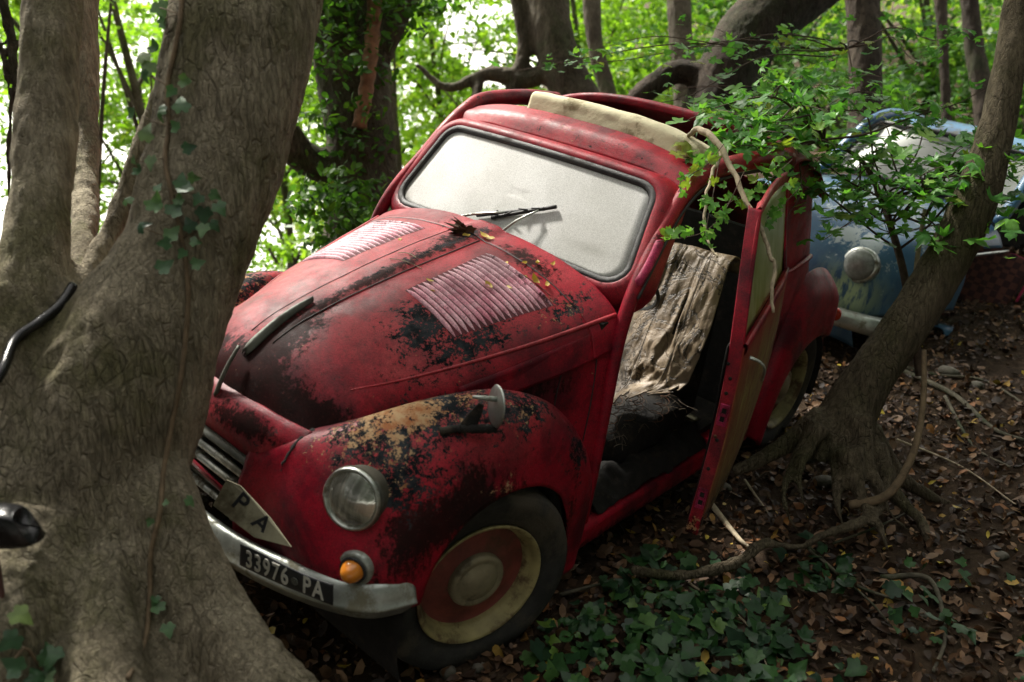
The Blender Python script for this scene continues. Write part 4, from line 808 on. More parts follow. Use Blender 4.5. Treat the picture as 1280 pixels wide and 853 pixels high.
def each_leaf(shape, pos, sz, nv, mat, root, curl=.3, rnd=None):
    for i in range(len(pos)):
        P, F, k = scatter(shape, np.zeros((1,3)), np.array([sz[i]]), np.array([nv[i]], float), curl=curl); o = mesh_obj('leaf', P, F, mat, root, False, {'rnd': np.full(k, rng.random() if rnd is None else rnd[i])}); o.location = Vector(pos[i])-root.location
each_leaf(IVY, pos, sz, nv, LM['vineleaf'], ivy)
for a, b, s_ in lp[:36:2]: 
    q = min(vp, key=lambda v: (v[0]-a)**2+(v[1]-b)**2); ptl = MB().tube(spline([on_trunk(*q, .008)[0], on_trunk((a+q[0])/2, (b+q[1])/2, .014)[0], on_trunk(a, b, .022)[0]], 6), .0013, 4); att(ptl.build('leaf_stalk', M['vine']), ivy)
# dead brown leaf caught there
iv2 = empty('ivy_sprig', base_of(W(30,830,1.5))); tag(iv2, 'dark ivy leaves at the foot of the big tree in the bottom left corner', 'ivy')
pp = [on_trunk(a, b, .03) for a, b in ((15,800),(40,822),(60,838),(30,845),(78,846),(10,835),(52,812),(22,770))]
each_leaf(IVY, [p for p, _ in pp], [.042]*len(pp), [q*.8+[0,-.3,.6]+rng.normal(size=3)*.3 for _, q in pp], LM['vineleaf'], iv2)
att(MB().tube(spline([on_trunk(0,850,.02)[0], on_trunk(25,810,.02)[0], on_trunk(60,838,.02)[0], on_trunk(82,850,.02)[0]], 16), .003, 6).build('stem', M['vine']), iv2)
# cable round the tree, black housing at the edge
M['gloss'] = simple('black_plastic', (.012,.012,.013), .22, var=.4, scale=8, bump=.3)
P = spline([on_trunk(94,362,.012)[0], on_trunk(78,382,.012)[0], on_trunk(50,405,.014)[0], on_trunk(22,428,.014)[0], W(0,468,1.72), W(-40,520,1.7)], 40)
tag(MB().tube(P, .0105, 8).build('power_cable', M['gloss']), 'black cable slung round the left stem of the big tree', 'cable')
hs = W(2, 657, 1.62); ho = empty('lamp_housing', base_of(hs)); tag(ho, 'glossy black plastic housing poking in at the left edge in front of the bark', 'lamp')
rows = [[hs+np.array([x-.02*math.sin(a), .03*np.sign(math.cos(a))*abs(math.cos(a))**.5*k, .034*np.sign(math.sin(a))*abs(math.sin(a))**.6*k]) for a in np.linspace(0, 2*math.pi, 13)] for x, k in ((-.12,.95),(-.06,1.0),(-.01,1.15),(.030,1.05),(.048,.90),(.051,.80),(.052,.1))]
V, F = patch(rows, 30, 40); att(mesh_obj('housing', V+.002*fbm(V[:,0]*30, V[:,2]*30)[:,None], F, M['gloss']), ho); 
M['brownwire'] = simple('brown_wire', (.08,.03,.025), .5, bump=.1)
att(MB().tube(spline([hs+[-.02,-.005,-.02],W(-2,715,1.62),W(3,760,1.63),W(-1,830,1.63),W(-3,900,1.63)], 24), .0055, 8).build('wire', M['brownwire']), ho)
# --- leaning tree at the right with its roots
rt = tree_root('leaning_tree', W(1045,585,3.3), 'slim leaning tree with exposed roots between the red car and the blue car', 'tree')
lt = [px_tube([(1330,-220,3.1,19),(1280,-20,3.1,20),(1262,80,3.1,21),(1242,175,3.12,23),(1218,250,3.15,27),(1180,330,3.2,28),(1130,410,3.25,29),(1085,475,3.28,31),(1052,535,3.3,36),(1042,580,3.3,38)], 60)]
rp = [[(1075,520,3.2,16),(1085,580,3.15,9),(1103,625,3.1,8),(1080,650,3.03,8),(1030,668,2.95,8),(1000,684,2.9,6),(955,680,2.85,8),(918,705,2.8,8),(850,720,2.75,7),(790,712,2.7,6)],
      [(1025,530,3.2,16),(992,580,3.2,8),(980,612,3.15,6),(984,642,3.1,5),(1000,668,3.08,4)],[(1030,520,3.25,18),(990,550,3.3,14),(955,572,3.3,11),(915,590,3.3,8)],[(1015,545,3.2,12),(1000,590,3.15,6),(1002,620,3.12,5),(1012,650,3.05,4)],
      [(1090,560,3.25,18),(1120,620,3.2,9),(1150,650,3.15,6),(1165,690,3.05,5)],[(1060,560,3.15,20),(1075,620,3.1,9),(1100,660,3.0,7),(1110,690,2.95,5)],
      [(1050,560,3.2,14),(1046,620,3.12,7),(1055,665,3.05,4)],[(1080,540,3.25,12),(1105,590,3.2,6),(1112,640,3.1,4),(1150,672,3.0,3)],[(1085,540,3.3,18),(1130,600,3.35,8),(1200,640,3.4,5)]]
att(rem('trunk', lt+[px_tube(q, 30) for q in rp], .012, BK['lean'], None, lambda V: barkdisp(V, .75), 2), rt)
crown(rt, 'crown', W(1400,-620,3.2), (1.9,1.5,.7), 7000, .11, LM['mid'], 90)  # unseen crown, added overhead to shade the right foreground
def gtube(pts, r, name, mat, root=None, lift=.01):
    P = []
    for a, b in pts: q = gpt(a, b); P.append(q+[0,0,lift+.02*random.random()])
    o = MB().tube(spline(P, 30), np.linspace(r, r*.45, 30), 8).build(name, mat)
    if root is not None: att(o, root)
    return o
for pts, r in (([(1130,470),(1190,500),(1240,540),(1280,560)],.016),([(1125,462),(1170,472),(1230,480),(1290,520)],.012),([(1180,505),(1215,560),(1262,590)],.009),([(1100,730),(1160,735),(1180,800),(1165,850)],.010),([(1010,690),(1060,740),(1130,760)],.008)): gtube(pts, r, 'root', M['root'], rt)
for i, (pts, r) in enumerate(((([(885,640),(920,680),(935,692)]),.012),([(1010,700),(1080,760),(1110,790)],.005),([(930,610),(960,650)],.006),([(700,760),(760,745),(830,748)],.006),([(860,740),(930,790),(960,850)],.004),([(1040,690),(1100,670),(1150,640)],.005),([(1120,560),(1200,590),(1270,640)],.005))):
    o = gtube(pts, r, 'fallen_twig', M['root'] if i % 2 else M['twig'], None, .02); tag(o, ['thick pale twig lying by the foot of the open door','long thin twig lying right of the ivy patch','short pale twig between the rear wheel and the leaning tree','thin twig lying beside the front wheel among ivy','fine pale twig in the middle of the ivy ground cover','thin grey twig lying just below the leaning tree roots','fine pale twig on the leaf litter under the blue car'][i], 'twig', 'fallen twigs on the forest floor')
# curved liana beside the leaning tree
o = MB().tube(px_tube([(1155,438,3.2,6),(1154,500,3.14,7),(1142,565,3.08,7.5),(1110,618,3.05,8),(1062,632,3.1,8)], 50)[0], np.linspace(.009,.0165,50), 8).build('liana', M['twig']); tag(o, 'curved bare liana hanging in front of the leaning tree and curling to its roots', 'vine')
o.data.materials[0] = M['vine']
# --- woodland trunks behind
def bgtree(name, pts, label, limbs=(), mat='mid', crowns=(), extra=None, vox=.022, group=None):
    P, r = px_tube(pts, 40); q = P[-1]; rz = ground(q[0], q[1]); root = tree_root(name, q, label, 'tree', group)
    if q[2] > rz: P = np.concatenate([P, [[q[0], q[1], rz-.1]]]); r = np.append(r, r[-1]*1.25)
    att(rem('trunk', [(P, r)]+[px_tube(l, 24) for l in limbs], vox, BK[mat], None, lambda V: barkdisp(V, 1.3), 1), root)
    for c in crowns: crown(root, 'crown', *c)
    return root
t2 = bgtree('ivy_clad_tree', [(425,-150,5.4,48),(432,0,5.4,48),(440,90,5.4,46),(452,180,5.4,44),(455,260,5.4,46),(450,380,5.4,60)], 'dark ivy-clad double trunk behind the far corner of the windscreen', [[(452,215,5.4,26),(410,210,5.3,22),(372,190,5.2,20),(350,150,5.1,17)],[(455,120,5.4,18),(490,40,5.4,15),(525,-30,5.4,12)],[(400,-100,5.3,20),(408,60,5.3,18),(430,160,5.35,20)]], 'mid')
att(MB().tube(px_tube([(470,-40,5.15,10),(466,40,5.13,10),(458,110,5.13,13),(449,160,5.15,8)], 20)[0], np.array([.04,.048]*10), 8).build('stripped_wood', M['strip']), t2)
crown(t2, 'ivy_leaves', W(440,150,5.2), (.30,.25,1.2), 1700, .055, LM['mid'], 90, .16, OVAL, .9)
crown(t2, 'ivy_leaves', W(440,262,4.9), (.34,.25,.22), 900, .055, LM['mid'], 40, .2, OVAL, .9)
crown(t2, 'crown', W(420,-40,5.2), (.8,.6,.45), 1500, .065, LM['mid'], 50, .2, OVAL, .9)
bgtree('forked_tree', [(655,-150,7,30),(682,-20,7,28),(690,40,7,27),(705,90,7,28),(735,150,7,30),(770,230,7,36)], 'forked dark trunk rising straight behind the roof canvas', [[(700,75,7,14),(660,100,7,12),(610,92,7,9),(560,110,7,7),(520,80,7,5)],[(640,120,7,10),(655,60,7,9),(640,-20,7,8)],[(600,95,7,7),(590,150,6.9,8),(575,200,6.8,8)]], 'mid', [((.5,6.7,3.5), (1.9,1.5,.7), 9000, .12, LM['mid'], 110), ])  # its crown is out of view, added to keep sun off the right ground
bgtree('bowed_tree', [(1075,-60,6.3,34),(1010,-15,6.3,38),(950,30,6.3,42),(915,85,6.3,42),(890,150,6.3,42),(862,215,6.3,50),(845,300,6.3,60)], 'thick dark trunk bowing to the right above the car roof', [[(905,110,6.3,20),(850,90,6.3,16),(800,120,6.3,14),(770,160,6.3,12)]], 'dark')
bgtree('straight_tree', [(1070,-120,7.5,23),(1078,0,7.5,21),(1082,90,7.5,20),(1080,170,7.5,22),(1070,280,7.5,26)], 'straight dark trunk standing above the blue car windscreen', [], 'dark')
bgtree('slender_tree', [(738,-100,9,11),(742,40,9,11),(760,120,9,12),(775,220,9,13)], 'thin grey pole of a tree right behind the forked trunk', [], 'mid', group='slender trees in the background')
bgtree('slender_tree', [(848,-100,9.5,17),(850,40,9.5,16),(858,120,9.5,17),(860,220,9.5,18)], 'pale greenish trunk just left of the bowed dark trunk', [], 'mid', group='slender trees in the background')
bgtree('slender_tree', [(1205,-100,8,11),(1215,40,8,11),(1228,120,8,12),(1235,250,8,13)], 'thin dark trunk left of the leaning tree top', [], 'dark', group='slender trees in the background')
bgtree('slender_tree', [(1170,-100,9,7),(1180,80,9,7),(1188,250,9,8)], 'very thin dark stem over the blue car roof', [], 'dark', group='slender trees in the background')
bgtree('slender_tree', [(-10,-60,4.5,9),(8,20,4.5,7),(20,100,4.5,5),(12,170,4.5,4),(10,500,4.5,6)], 'spindly dark stem at the top left edge beside the big tree', [[(5,30,4.5,4),(22,60,4.5,3),(40,20,4.5,3)],[(12,120,4.5,3),(2,60,4.5,3),(-20,30,4.5,3)]], 'dark', vox=.015, group='slender trees in the background')
# --- far trees whose crowns make the bright green curtain
i = 0
FT = [(60,120,12,1.9,2.2),(190,180,11,1.5,1.7),(330,90,13,1.7,2.3),(350,335,9,.8,.40),(540,60,14,1.5,2.0),(620,170,12,1.2,1.0),(720,40,13,2.0,1.5),(820,150,12,1.5,1.1),(960,70,12,1.8,1.8),(1040,190,10,1.6,1.0),(1150,60,11,2.0,2.0),(1250,150,10,1.7,1.7),(470,-40,12,1.6,1.0),(40,-30,8,1.1,.6),(150,20,9,.9,1.0)]
names = ['lime green tree filling the gap left of the big stem','bright young tree seen between the big tree stems','tall sunlit tree right of the big trunk','low bright bush seen over the hood beside the big trunk','airy sunlit tree above the car windscreen top','bright low tree behind the far end of the roof','leafy tree spreading above the roof canvas','leafy tree behind the bowed trunk foot','sunlit tree in the crook of the bowed trunk','bushy tree behind the blue car roof','tall shaded tree above the blue car','dense tree behind the leaning tree','tree crown high above the ivy-clad trunk','bough of leaves in the top left corner','leafy boughs hanging left of the ivy vine']
for (px, py, d, rx, rz), nm in zip(FT, names):
    c = W(px, py, d); root = tree_root('background_tree', c, nm, 'tree', 'leafy trees across the background'); gz0 = float(ground(c[0], c[1]))
    P = spline([(c[0], c[1], gz0-.2),(c[0]+.2, c[1], (gz0+c[2])/2),(c[0]-.1, c[1], c[2]+rz*.5)], 14); att(MB().tube(P, np.linspace(.10,.03,14)*(.5 if rz < 1 else 1), 8).build('trunk', BK['mid']), root)
    for b in range(6):
        a = P[5+b]; e = np.array([c[0]+random.uniform(-1,1)*rx, c[1]+random.uniform(-.6,.6), c[2]+random.uniform(-.8,.8)*rz]); att(MB().tube(spline([a,(a+e)/2+[0,0,.15],e], 10), np.linspace(.03,.008,10), 6).build('limb', BK['mid']), root)
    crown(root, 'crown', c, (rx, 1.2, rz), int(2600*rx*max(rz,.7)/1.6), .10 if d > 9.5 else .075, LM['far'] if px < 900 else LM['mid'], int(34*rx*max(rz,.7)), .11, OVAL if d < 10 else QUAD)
# far-off wood
n = 85000; az = rng.uniform(-.66, .66, n); d = rng.uniform(17, 30, n); el = -.10+rng.random(n)*.52
x = d*np.sin(az); y = d*np.cos(az); z = d*np.tan(el-.12)
k = fbm(az*9+3, el*11, d*.05, 3); m_ = k > np.interp(az, [-.6,-.25,-.12,.1,.6], [-.14,-.08,-.06,-.16,-.30]); P = np.stack([x, y, z], 1)[m_]
tag(leaves('distant_woodland', QUAD, P, .16+.18*rng.random(len(P)), upish(len(P), spread=.9), LM['far'], rnd=np.clip(.5+.5*fbm(P[:,0]*.6, P[:,1]*.6, P[:,2]*.6)+.25*rng.normal(size=len(P)), 0, 1)), kind='stuff')
# ------------------------------------------------------------------ field maple sapling over the blue car
sap = empty('field_maple', base_of(gpt(1140,440))); tag(sap, 'field maple sapling spreading flat sprays of lobed leaves over the blue car', 'tree')
st = MB(); stems = [[(1140,425,3.35,6),(1130,360,3.4,5.5),(1112,290,3.45,5),(1102,240,3.5,4.5),(1060,195,3.5,3.5),(985,150,3.4,2.5)], ]
att(st.tube(px_tube([(1150,470,3.35,6),(1140,400,3.38,6),(1127,330,3.42,5.5),(1105,255,3.5,5)], 24)[0], np.linspace(.018,.014,24), 8).build('trunk', M['darktwig']), sap)
att(MB().tube(px_tube([(1142,410,3.36,4),(1146,330,3.38,4),(1156,262,3.4,3)], 24)[0], np.linspace(.012,.008,24), 8).build('trunk', M['twig']), sap)
hub = W(1105,255,3.5); HUBS = [W(1124,312,3.44), W(1114,280,3.47), hub, W(1090,222,3.5), W(1072,196,3.48), W(1152,280,3.4)]; att(MB().tube(spline([hub, W(1090,222,3.5), W(1072,196,3.48), W(1030,175,3.4)], 16), np.linspace(.013,.006,16), 7).build('trunk', M['darktwig']), sap); tw = MB(); LP, LN, LS = [], [], []
ends = [(900,140,3.1),(940,130,3.2),(985,110,3.4),(860,150,3.0),(1020,110,3.5),(920,170,2.95),(965,180,3.05),(1275,230,3.2),(1215,300,3.1),(1090,120,3.6),(990,150,3.3),(1040,140,3.5),(930,190,3.0),(880,200,2.85),(960,215,3.0),(1000,240,3.2),(1030,300,3.2),(985,270,3.1),(1060,200,3.4),(1100,150,3.6),(1140,130,3.7),(1180,170,3.5),(1225,210,3.3),(1262,190,3.2),(1240,250,3.15),(1200,280,3.2),(1175,250,3.3),(1250,290,3.1),(1130,200,3.6),(1080,170,3.4),(1010,190,3.3),(940,160,3.1),(1170,210,3.0),(1210,150,3.4),(900,170,2.9),(870,215,2.7),(1060,270,3.3),(1130,295,3.2),(820,130,3.6),(890,130,3.7),(960,110,3.8),(1050,90,3.9),(1150,80,3.8),(1230,110,3.6),(750,60,4.2),(700,80,4.3),(640,90,4.4),(840,60,4.1),(980,60,4.1),(1200,40,3.8)]
for a, b, d in ends:
    e = W(a, b, d); h0 = random.choice(HUBS) if (a > 990 and b > 120) else (W(1030, 175, 3.4) if (a > 850 and b > 105) else W(1060, 60, 4.4))
    mid = (h0+e)/2+rng.normal(size=3)*.06+[0,0,.07]; P = spline([h0, h0*.7+mid*.3+rng.normal(size=3)*.03, mid, mid*.4+e*.6+rng.normal(size=3)*.03, e], 30); tw.tube(P[:, :], np.linspace(.0055,.0014,30), 5)
    for j in range(14, 30):
        for s_ in (-1, 1):
            if random.random() < .27+.021*(j-10):
                o_ = rng.normal(size=3)*np.array([.07,.07,.03])*(.6+.02*j); LP.append(P[j]+o_); LN.append(np.array([0,-.12,1])+rng.normal(size=3)*.30); LS.append(random.choice((.034,.045,.055,.066,.078)))
    for j in (14, 20, 25):
        q = P[j]+rng.normal(size=3)*[.12,.12,.04]; tw.tube(spline([P[j], (P[j]+q)/2+[0,0,.01], q], 6), .0012, 4)
        for _ in range(3): LP.append(q+rng.normal(size=3)*.025); LN.append(np.array([0,-.1,1])+rng.normal(size=3)*.3); LS.append(random.uniform(.030,.055))
att(tw.build('branches', M['darktwig']), sap); att(leaves('crown', MAPLE, LP, np.array(LS), np.array(LN), LM['maple'], curl=.35), sap)
# small maple shoots reaching in front of the door opening
sh = empty('maple_shoot', base_of(W(900,300,2.5))); tag(sh, 'fresh green maple shoot hanging across the top of the open doorway', 'shoot')
paths = [[(905,180,2.6),(885,205,2.55),(862,220,2.5),(848,240,2.48)],[(930,215,2.6),(905,265,2.52),(880,290,2.46),(850,298,2.42),(822,302,2.40)],[(900,195,2.6),(892,240,2.5),(884,280,2.46),(884,300,2.44)],[(990,200,2.8),(950,235,2.7),(918,250,2.6),(900,262,2.55)],[(985,250,2.75),(1000,235,2.8),(972,262,2.7),(950,280,2.66)]]
tb_ = MB(); LP, LN, LS = [], [], []
for pth in paths:
    P = spline([W(*q) for q in pth], 20); tb_.tube(P, .0014, 5)
    for j in range(3, 20):
        if random.random() < .8: LP.append(P[j]+rng.normal(size=3)*.016); LN.append(np.array([0,-.8,.6])+rng.normal(size=3)*.6); LS.append(random.uniform(.020,.042))
att(tb_.build('stalks', M['darktwig']), sh); each_leaf(MAPLE, LP, LS, LN, LM['maple'], sh, .4, .5+.5*rng.random(len(LP)))
# dead branch over the roof corner and door
def dead(pts, name, label):
    P, r = px_tube(pts, 60); r = r*.62*(1+.22*rng.random(60)**5); o = MB().tube(P+.007*np.stack([fbm(np.arange(60)*.28, k*5.0+pts[0][0]) for k in range(3)], 1), r, 8).build(name, M['twig']); return tag(o, label, 'branch', 'dead branches on the car roof')
dead([(860,170,2.78,4),(868,164,2.75,6),(885,166,2.7,7),(900,184,2.66,6.5),(915,213,2.62,5.5),(932,252,2.58,5),(950,285,2.54,4.5),(962,318,2.5,4.5),(968,332,2.5,4),(965,360,2.5,4),(966,392,2.5,3)], 'dead_branch', 'bleached dead branch drooping from the roof corner over the open door')
dead([(902,190,2.66,4),(892,215,2.62,3.6),(882,245,2.58,3.2),(882,280,2.55,2.8),(888,305,2.53,2.6),(895,322,2.5,2)], 'dead_branch', 'thinner dead twig dangling inside the doorway beside the larger dead branch')
# ------------------------------------------------------------------ ivy on the ground
n = 900; ctr = gpt(850,800); x_ = ctr[0]+rng.normal(size=n)*.42+.06; y_ = ctr[1]+rng.normal(size=n)*.22-.02
k = fbm(x_*4, y_*4, 11, 2); keep = (k > -.05+.0*x_) & (x_/y_ > .02)
x_, y_ = x_[keep], y_[keep]; n = len(x_); P = np.stack([x_, y_, ground(x_, y_)+.025+.05*rng.random(n)], 1)
car_inv = np.array(CARM.inverted())
Q = P@car_inv[:3,:3].T+car_inv[:3,3]; keep = ~((np.abs(Q[:,1]) < .70) & (Q[:,0] > -1.6)); P = P[keep]; n = len(P)
tag(leaves('ivy_ground_cover', IVY, P, .018+.046*rng.random(n), upish(n, (0,-.25,1), .42), LM['ivy'], curl=.25), kind='stuff')
# fallen leaves on the hood, scuttle
hits = [(605,297,.020),(583,294,.022),(612,299,.016),(657,348,.017),(672,331,.013),(684,358,.013),(668,353,.018),(631,329,.016),(633,360,.015),(611,359,.016),(537,353,.012),(541,365,.012),(500,300,.010),(690,333,.012),(655,330,.012)]
CI = CARM.inverted(); HL_ = ['yellow leaf beside the dark clump under the wipers','upright yellow leaf left against the dark clump under the wipers','tiny yellow fleck just right of the dark clump under the wipers','large yellow leaf in the middle of the panel below the windscreen','small leaf above the largest leaf behind the near louvres','yellow leaf furthest right behind the near louvres','pale yellow leaf at the rear edge of the near louvres','yellow leaf just above the top corner of the near louvres','yellow leaf lying on the near louvres','tiny yellow leaf lying low on the near louvres','small yellow leaf at the upper left corner of the near louvres','dark yellow leaf standing on the left corner of the near louvres','tiny leaf at the lower corner of the far louvres','small leaf below the rubber seal, right of the near louvres','curled yellow leaf close under the windscreen rubber']
for i, (a, b, s_) in enumerate(hits):
    o3 = (CI @ Vector((0,0,0)))-Vector(OFF)*1.0; d3 = (CI.to_3x3() @ Vector(W(a, b, 1))).normalized(); h = hb.ray_cast(o3, d3)
    if not h[0]: continue
    wp_ = CARM @ (h[0]+Vector(OFF)); nw = np.array((CARM.to_3x3() @ h[1])); nw = nw*(1 if nw[2] > 0 else -1)
    P, F, k = scatter(OVAL, np.array([wp_])+nw*.004, s_*2.1, (nw+rng.normal(size=3)*.25)[None], curl=.6); P = P-np.array(wp_)
    o = mesh_obj('fallen_leaf', P, F, LM['yellow'], None, False, {'rnd': np.full(k, random.random())}); o.location = wp_
    tag(o, HL_[i], 'leaf', 'yellow leaves fallen on the hood')
# dark clump of rotten leaf below the wipers
h = hb.ray_cast((CI @ Vector((0,0,0)))-Vector(OFF), (CI.to_3x3() @ Vector(W(583,290,1))).normalized()); wq = CARM @ (h[0]+Vector(OFF))
P, F, k = scatter(MAPLE, np.array(wq)+rng.normal(size=(4,3))*.008+[0,0,.008], .05, upish(4, spread=.8), curl=.8)
tag(mesh_obj('dead_leaf', P-np.array(wq), F, M['rust'], None, False, loc=wq), 'dark curled dead leaf lodged below the wiper base', 'leaf')
for i, (a, b, a2, b2, nm) in enumerate(((487,325,527,338,'hair-thin pale twig lying across the hood centre rib'),(640,338,688,372,'thin dark twig lying between the wipers and the near louvres'),(497,318,520,324,'tiny pale twig beside the far louvres'))):
    P = []
    for t in np.linspace(0, 1, 7):
        q = ((a+(a2-a)*t), (b+(b2-b)*t-3*math.sin(t*3))); h = hb.ray_cast((CI @ Vector((0,0,0)))-Vector(OFF), (CI.to_3x3() @ Vector(W(*q, 1))).normalized()); P.append(np.array(CARM @ (h[0]+Vector(OFF)))+[0,0,.004])
    tag(MB().tube(spline(P, 16), .0013, 5).build('hood_twig', M['twig'] if i != 1 else M['darktwig']), nm, 'twig', 'twigs lying on the hood')
# PA card tucked behind the bumper
pa = empty('letter_card', car2w((.50,.18,.40))); tag(pa, 'grimy off-white card lettered PA tucked behind the front bumper', 'sign')
D_ = 2.08; c4 = [W(283,600,D_+.02), W(301,608,D_+.02), W(338,648,D_), W(364,684,D_-.02), W(318,672,D_), W(266,632,D_+.03)]
c4 = np.array(c4); cen = c4.mean(0); u1 = nrm(c4[3]-c4[0]); nn = nrm(np.cross(u1, c4[5]-c4[0])); nn = nn*(-1 if nn@cen > 0 else 1); v1 = np.cross(nn, u1)
V = np.concatenate([c4, c4-nn*.003]); F = [[0,1,2,3,4,5],[11,10,9,8,7,6]]+[[i,(i+1)%6,6+(i+1)%6,6+i] for i in range(6)]
att(mesh_obj('card', V, F, M['ochre'], None, False), pa)
for ch, (a, b), sz in (('P',(297,630),.066),('A',(327,655),.062)):
    V, F = text_mesh(ch, sz, off=.001); q = W(a, b, D_); q = q-nn*((q-cen)@nn)+nn*.0015; V = V@np.stack([u1, (v1 if v1[2] > 0 else -v1), nn], 0)+q; att(mesh_obj('letter', V, F, M['plate'], None, False), pa)
# stones
ST_ = ['grey stone half hidden in the ivy ground cover','small stone on bare soil below the front wheel','small stone left of its twin below the front wheel','big stone on the bank under the blue car','stone beside the biggest one on the bank under the blue car','stone at the left foot of the leaning tree','mossy stone between the roots of the leaning tree','small stone just behind the foot of the open door','small stone low on the leaf litter right of the ivy','tiny stone between the open door and the curved root','small stone near the right edge of the leaf litter']
for i, (a, b, r_) in enumerate(((790,835,.03),(600,838,.025),(560,845,.03),(1185,470,.06),(1220,485,.045),(1010,575,.05),(1030,610,.06),(905,612,.035),(1150,770,.025),(960,640,.02),(1250,700,.03))):
    q = gpt(a, b); V, F = rock(np.zeros(3), r_, None); o = mesh_obj('stone', V, F, M['stone'], loc=tuple(q+[0,0,r_*.25])); tag(o, ST_[i], 'stone', 'stones lying on the forest floor')

n = 30000; az = rng.uniform(R(48), R(312), n); d = rng.uniform(5, 9, n); z = -1.5+rng.random(n)*7.6*np.where((az > R(190)), .9, 1.0)
x = d*np.sin(az); y = d*np.cos(az)+1.0
tag(leaves('unseen_leaf_screen', QUAD, np.stack([x, y, z], 1), .40, upish(n, spread=1.0), LM['shade']), kind='stuff')  # leaf ring outside the view, added to block low side light
# ------------------------------------------------------------------ the blue car behind
M['blue'] = None; M['greylens'] = simple('grey_lamp_lens', (.17,.18,.165), .15, .2, var=.25, scale=40, bump=.3)
g = NG('flaking_blue_paint'); n1 = g.math('ADD', g.math('MULTIPLY', g.noise(1, 12, .78, dist=.4, co=g.map((9,14,9))), .6), g.math('MULTIPLY', g.noise(55, 10, .8), .4)); n2 = g.noise(2.5, 6, .6); fl = g.attr('fade')
c = g.mix(g.ramp(n2, .35, .65), (.025,.075,.15), (.055,.15,.26)); c = g.mix(g.ramp(g.math('ADD', n1, g.math('MULTIPLY', fl, .10)), .585, .60), c, (.38,.44,.46))
c = g.mix(g.ramp(g.math('ADD', g.noise(9, 12, .7), g.math('MULTIPLY', g.attr('grime'), .25)), .66, .69), c, (.03,.035,.03)); c = g.mix(g.math('MULTIPLY', g.attr('peel'), g.ramp(g.noise(1, 8, .7, co=g.map((30,30,8))), .42, .55)), c, (.36,.46,.26))
g.set(col=c, rough=.38, spec=.5); g.bump(n1, .3, .006); M['blue'] = g.m
g = NG('plaid_seat_fabric'); wv = g.n.new('ShaderNodeTexChecker'); wv.inputs['Scale'].default_value = 26; g.L(g.co, wv.inputs[0]); g.set(col=g.mix(g.ramp(wv.outputs[1], 0, 1), g.mix(g.noise(8), (.10,.035,.03), (.16,.06,.045)), (.05,.02,.022)), rough=.9); g.bump(g.noise(200), .4, .003); M['plaid'] = g.m
g = NG('pale_grimy_glass'); c = g.mix(g.ramp(g.noise(2.5, 8, .6), .35, .65), (.17,.19,.16), (.36,.38,.35)); g.set(col=c, rough=.3, spec=.8); M['paleglass'] = g.m
YAW = R(-10); Rz = np.array([[math.cos(YAW),-math.sin(YAW),0],[math.sin(YAW),math.cos(YAW),0],[0,0,1]])
fwd = CAR_R[:,0]*[1,1,0]; fwd = Rz@nrm(fwd); upv = nrm((.24,-.03,1)); lef = nrm(np.cross(upv, fwd)); fwd = np.cross(lef, upv); BR = np.stack([fwd, lef, upv], 1)*1.10
HLc = np.array([.57,.47,.62]); org = W(1077,330,4.8)-BR@HLc
BM = Matrix([[*BR[i], 0] for i in range(3)]+[[0,0,0,1]]); BM.translation = Vector(org)
bc = empty('abandoned_car', org, BM); tag(bc, 'flaking blue vintage car half hidden by maple leaves behind the red car', 'car')
def bp_(name, V, F, mat, parent=None, solid=0, attrs=None):
    o = mesh_obj(name, V, F, mat, parent or bc, True, attrs); 
    if solid: solidify(o, solid)
    return o
BS = [(-.62,[(0,.98),(.3,.968),(.50,.93),(.62,.86),(.69,.70),(.70,.45)]),(-.25,[(0,.955),(.28,.94),(.46,.895),(.60,.84),(.69,.66),(.70,.45)]),(.12,[(0,.91),(.26,.89),(.42,.845),(.58,.80),(.68,.64),(.69,.45)]),(.38,[(0,.845),(.24,.825),(.39,.785),(.55,.755),(.655,.61),(.665,.43)]),(.55,[(0,.755),(.22,.74),(.36,.715),(.51,.69),(.61,.565),(.625,.40)]),(.645,[(0,.62),(.21,.61),(.345,.60),(.46,.58),(.54,.49),(.56,.37)]),(.67,[(0,.46),(.2,.46),(.33,.455),(.43,.44),(.50,.41),(.52,.34)]),(.65,[(0,.22),(.2,.22),(.33,.22),(.43,.22),(.52,.21),(.56,.20)])]
full = [[(x-.16*(abs(y)/.6)**2.4*sstep(.2,.6,x), -y, z) for y, z in row[::-1]]+[(x-.16*(abs(y)/.6)**2.4*sstep(.2,.6,x), y, z) for y, z in row[1:]] for x, row in BS]
V, F = patch(full, 70, 100); V[:,2] += .012*np.exp(-(V[:,1]/.03)**2)*(V[:,0] < .6)
bw = wear(V, fade=[((0,.2,.9),(.6,.5,.2),.9),((.5,.4,.72),(.12,.2,.08),1.2)], grime=[((-.3,.1,.95),(.4,.3,.1),.9),((.5,.62,.55),(.1,.06,.15),1.2)], peel=[((.58,.46,.46),(.15,.13,.12),1.1)])
fc = V[F].mean(1); keep = ~((fc[:,1] > .615) & (fc[:,2] < .80) & (fc[:,0] < -.16)); bh_ = bp_('front_body', V, F[keep], M['blue'], solid=.006, attrs=bw)
bb = BVHTree.FromPolygons([Vector(v) for v in V], F.tolist())
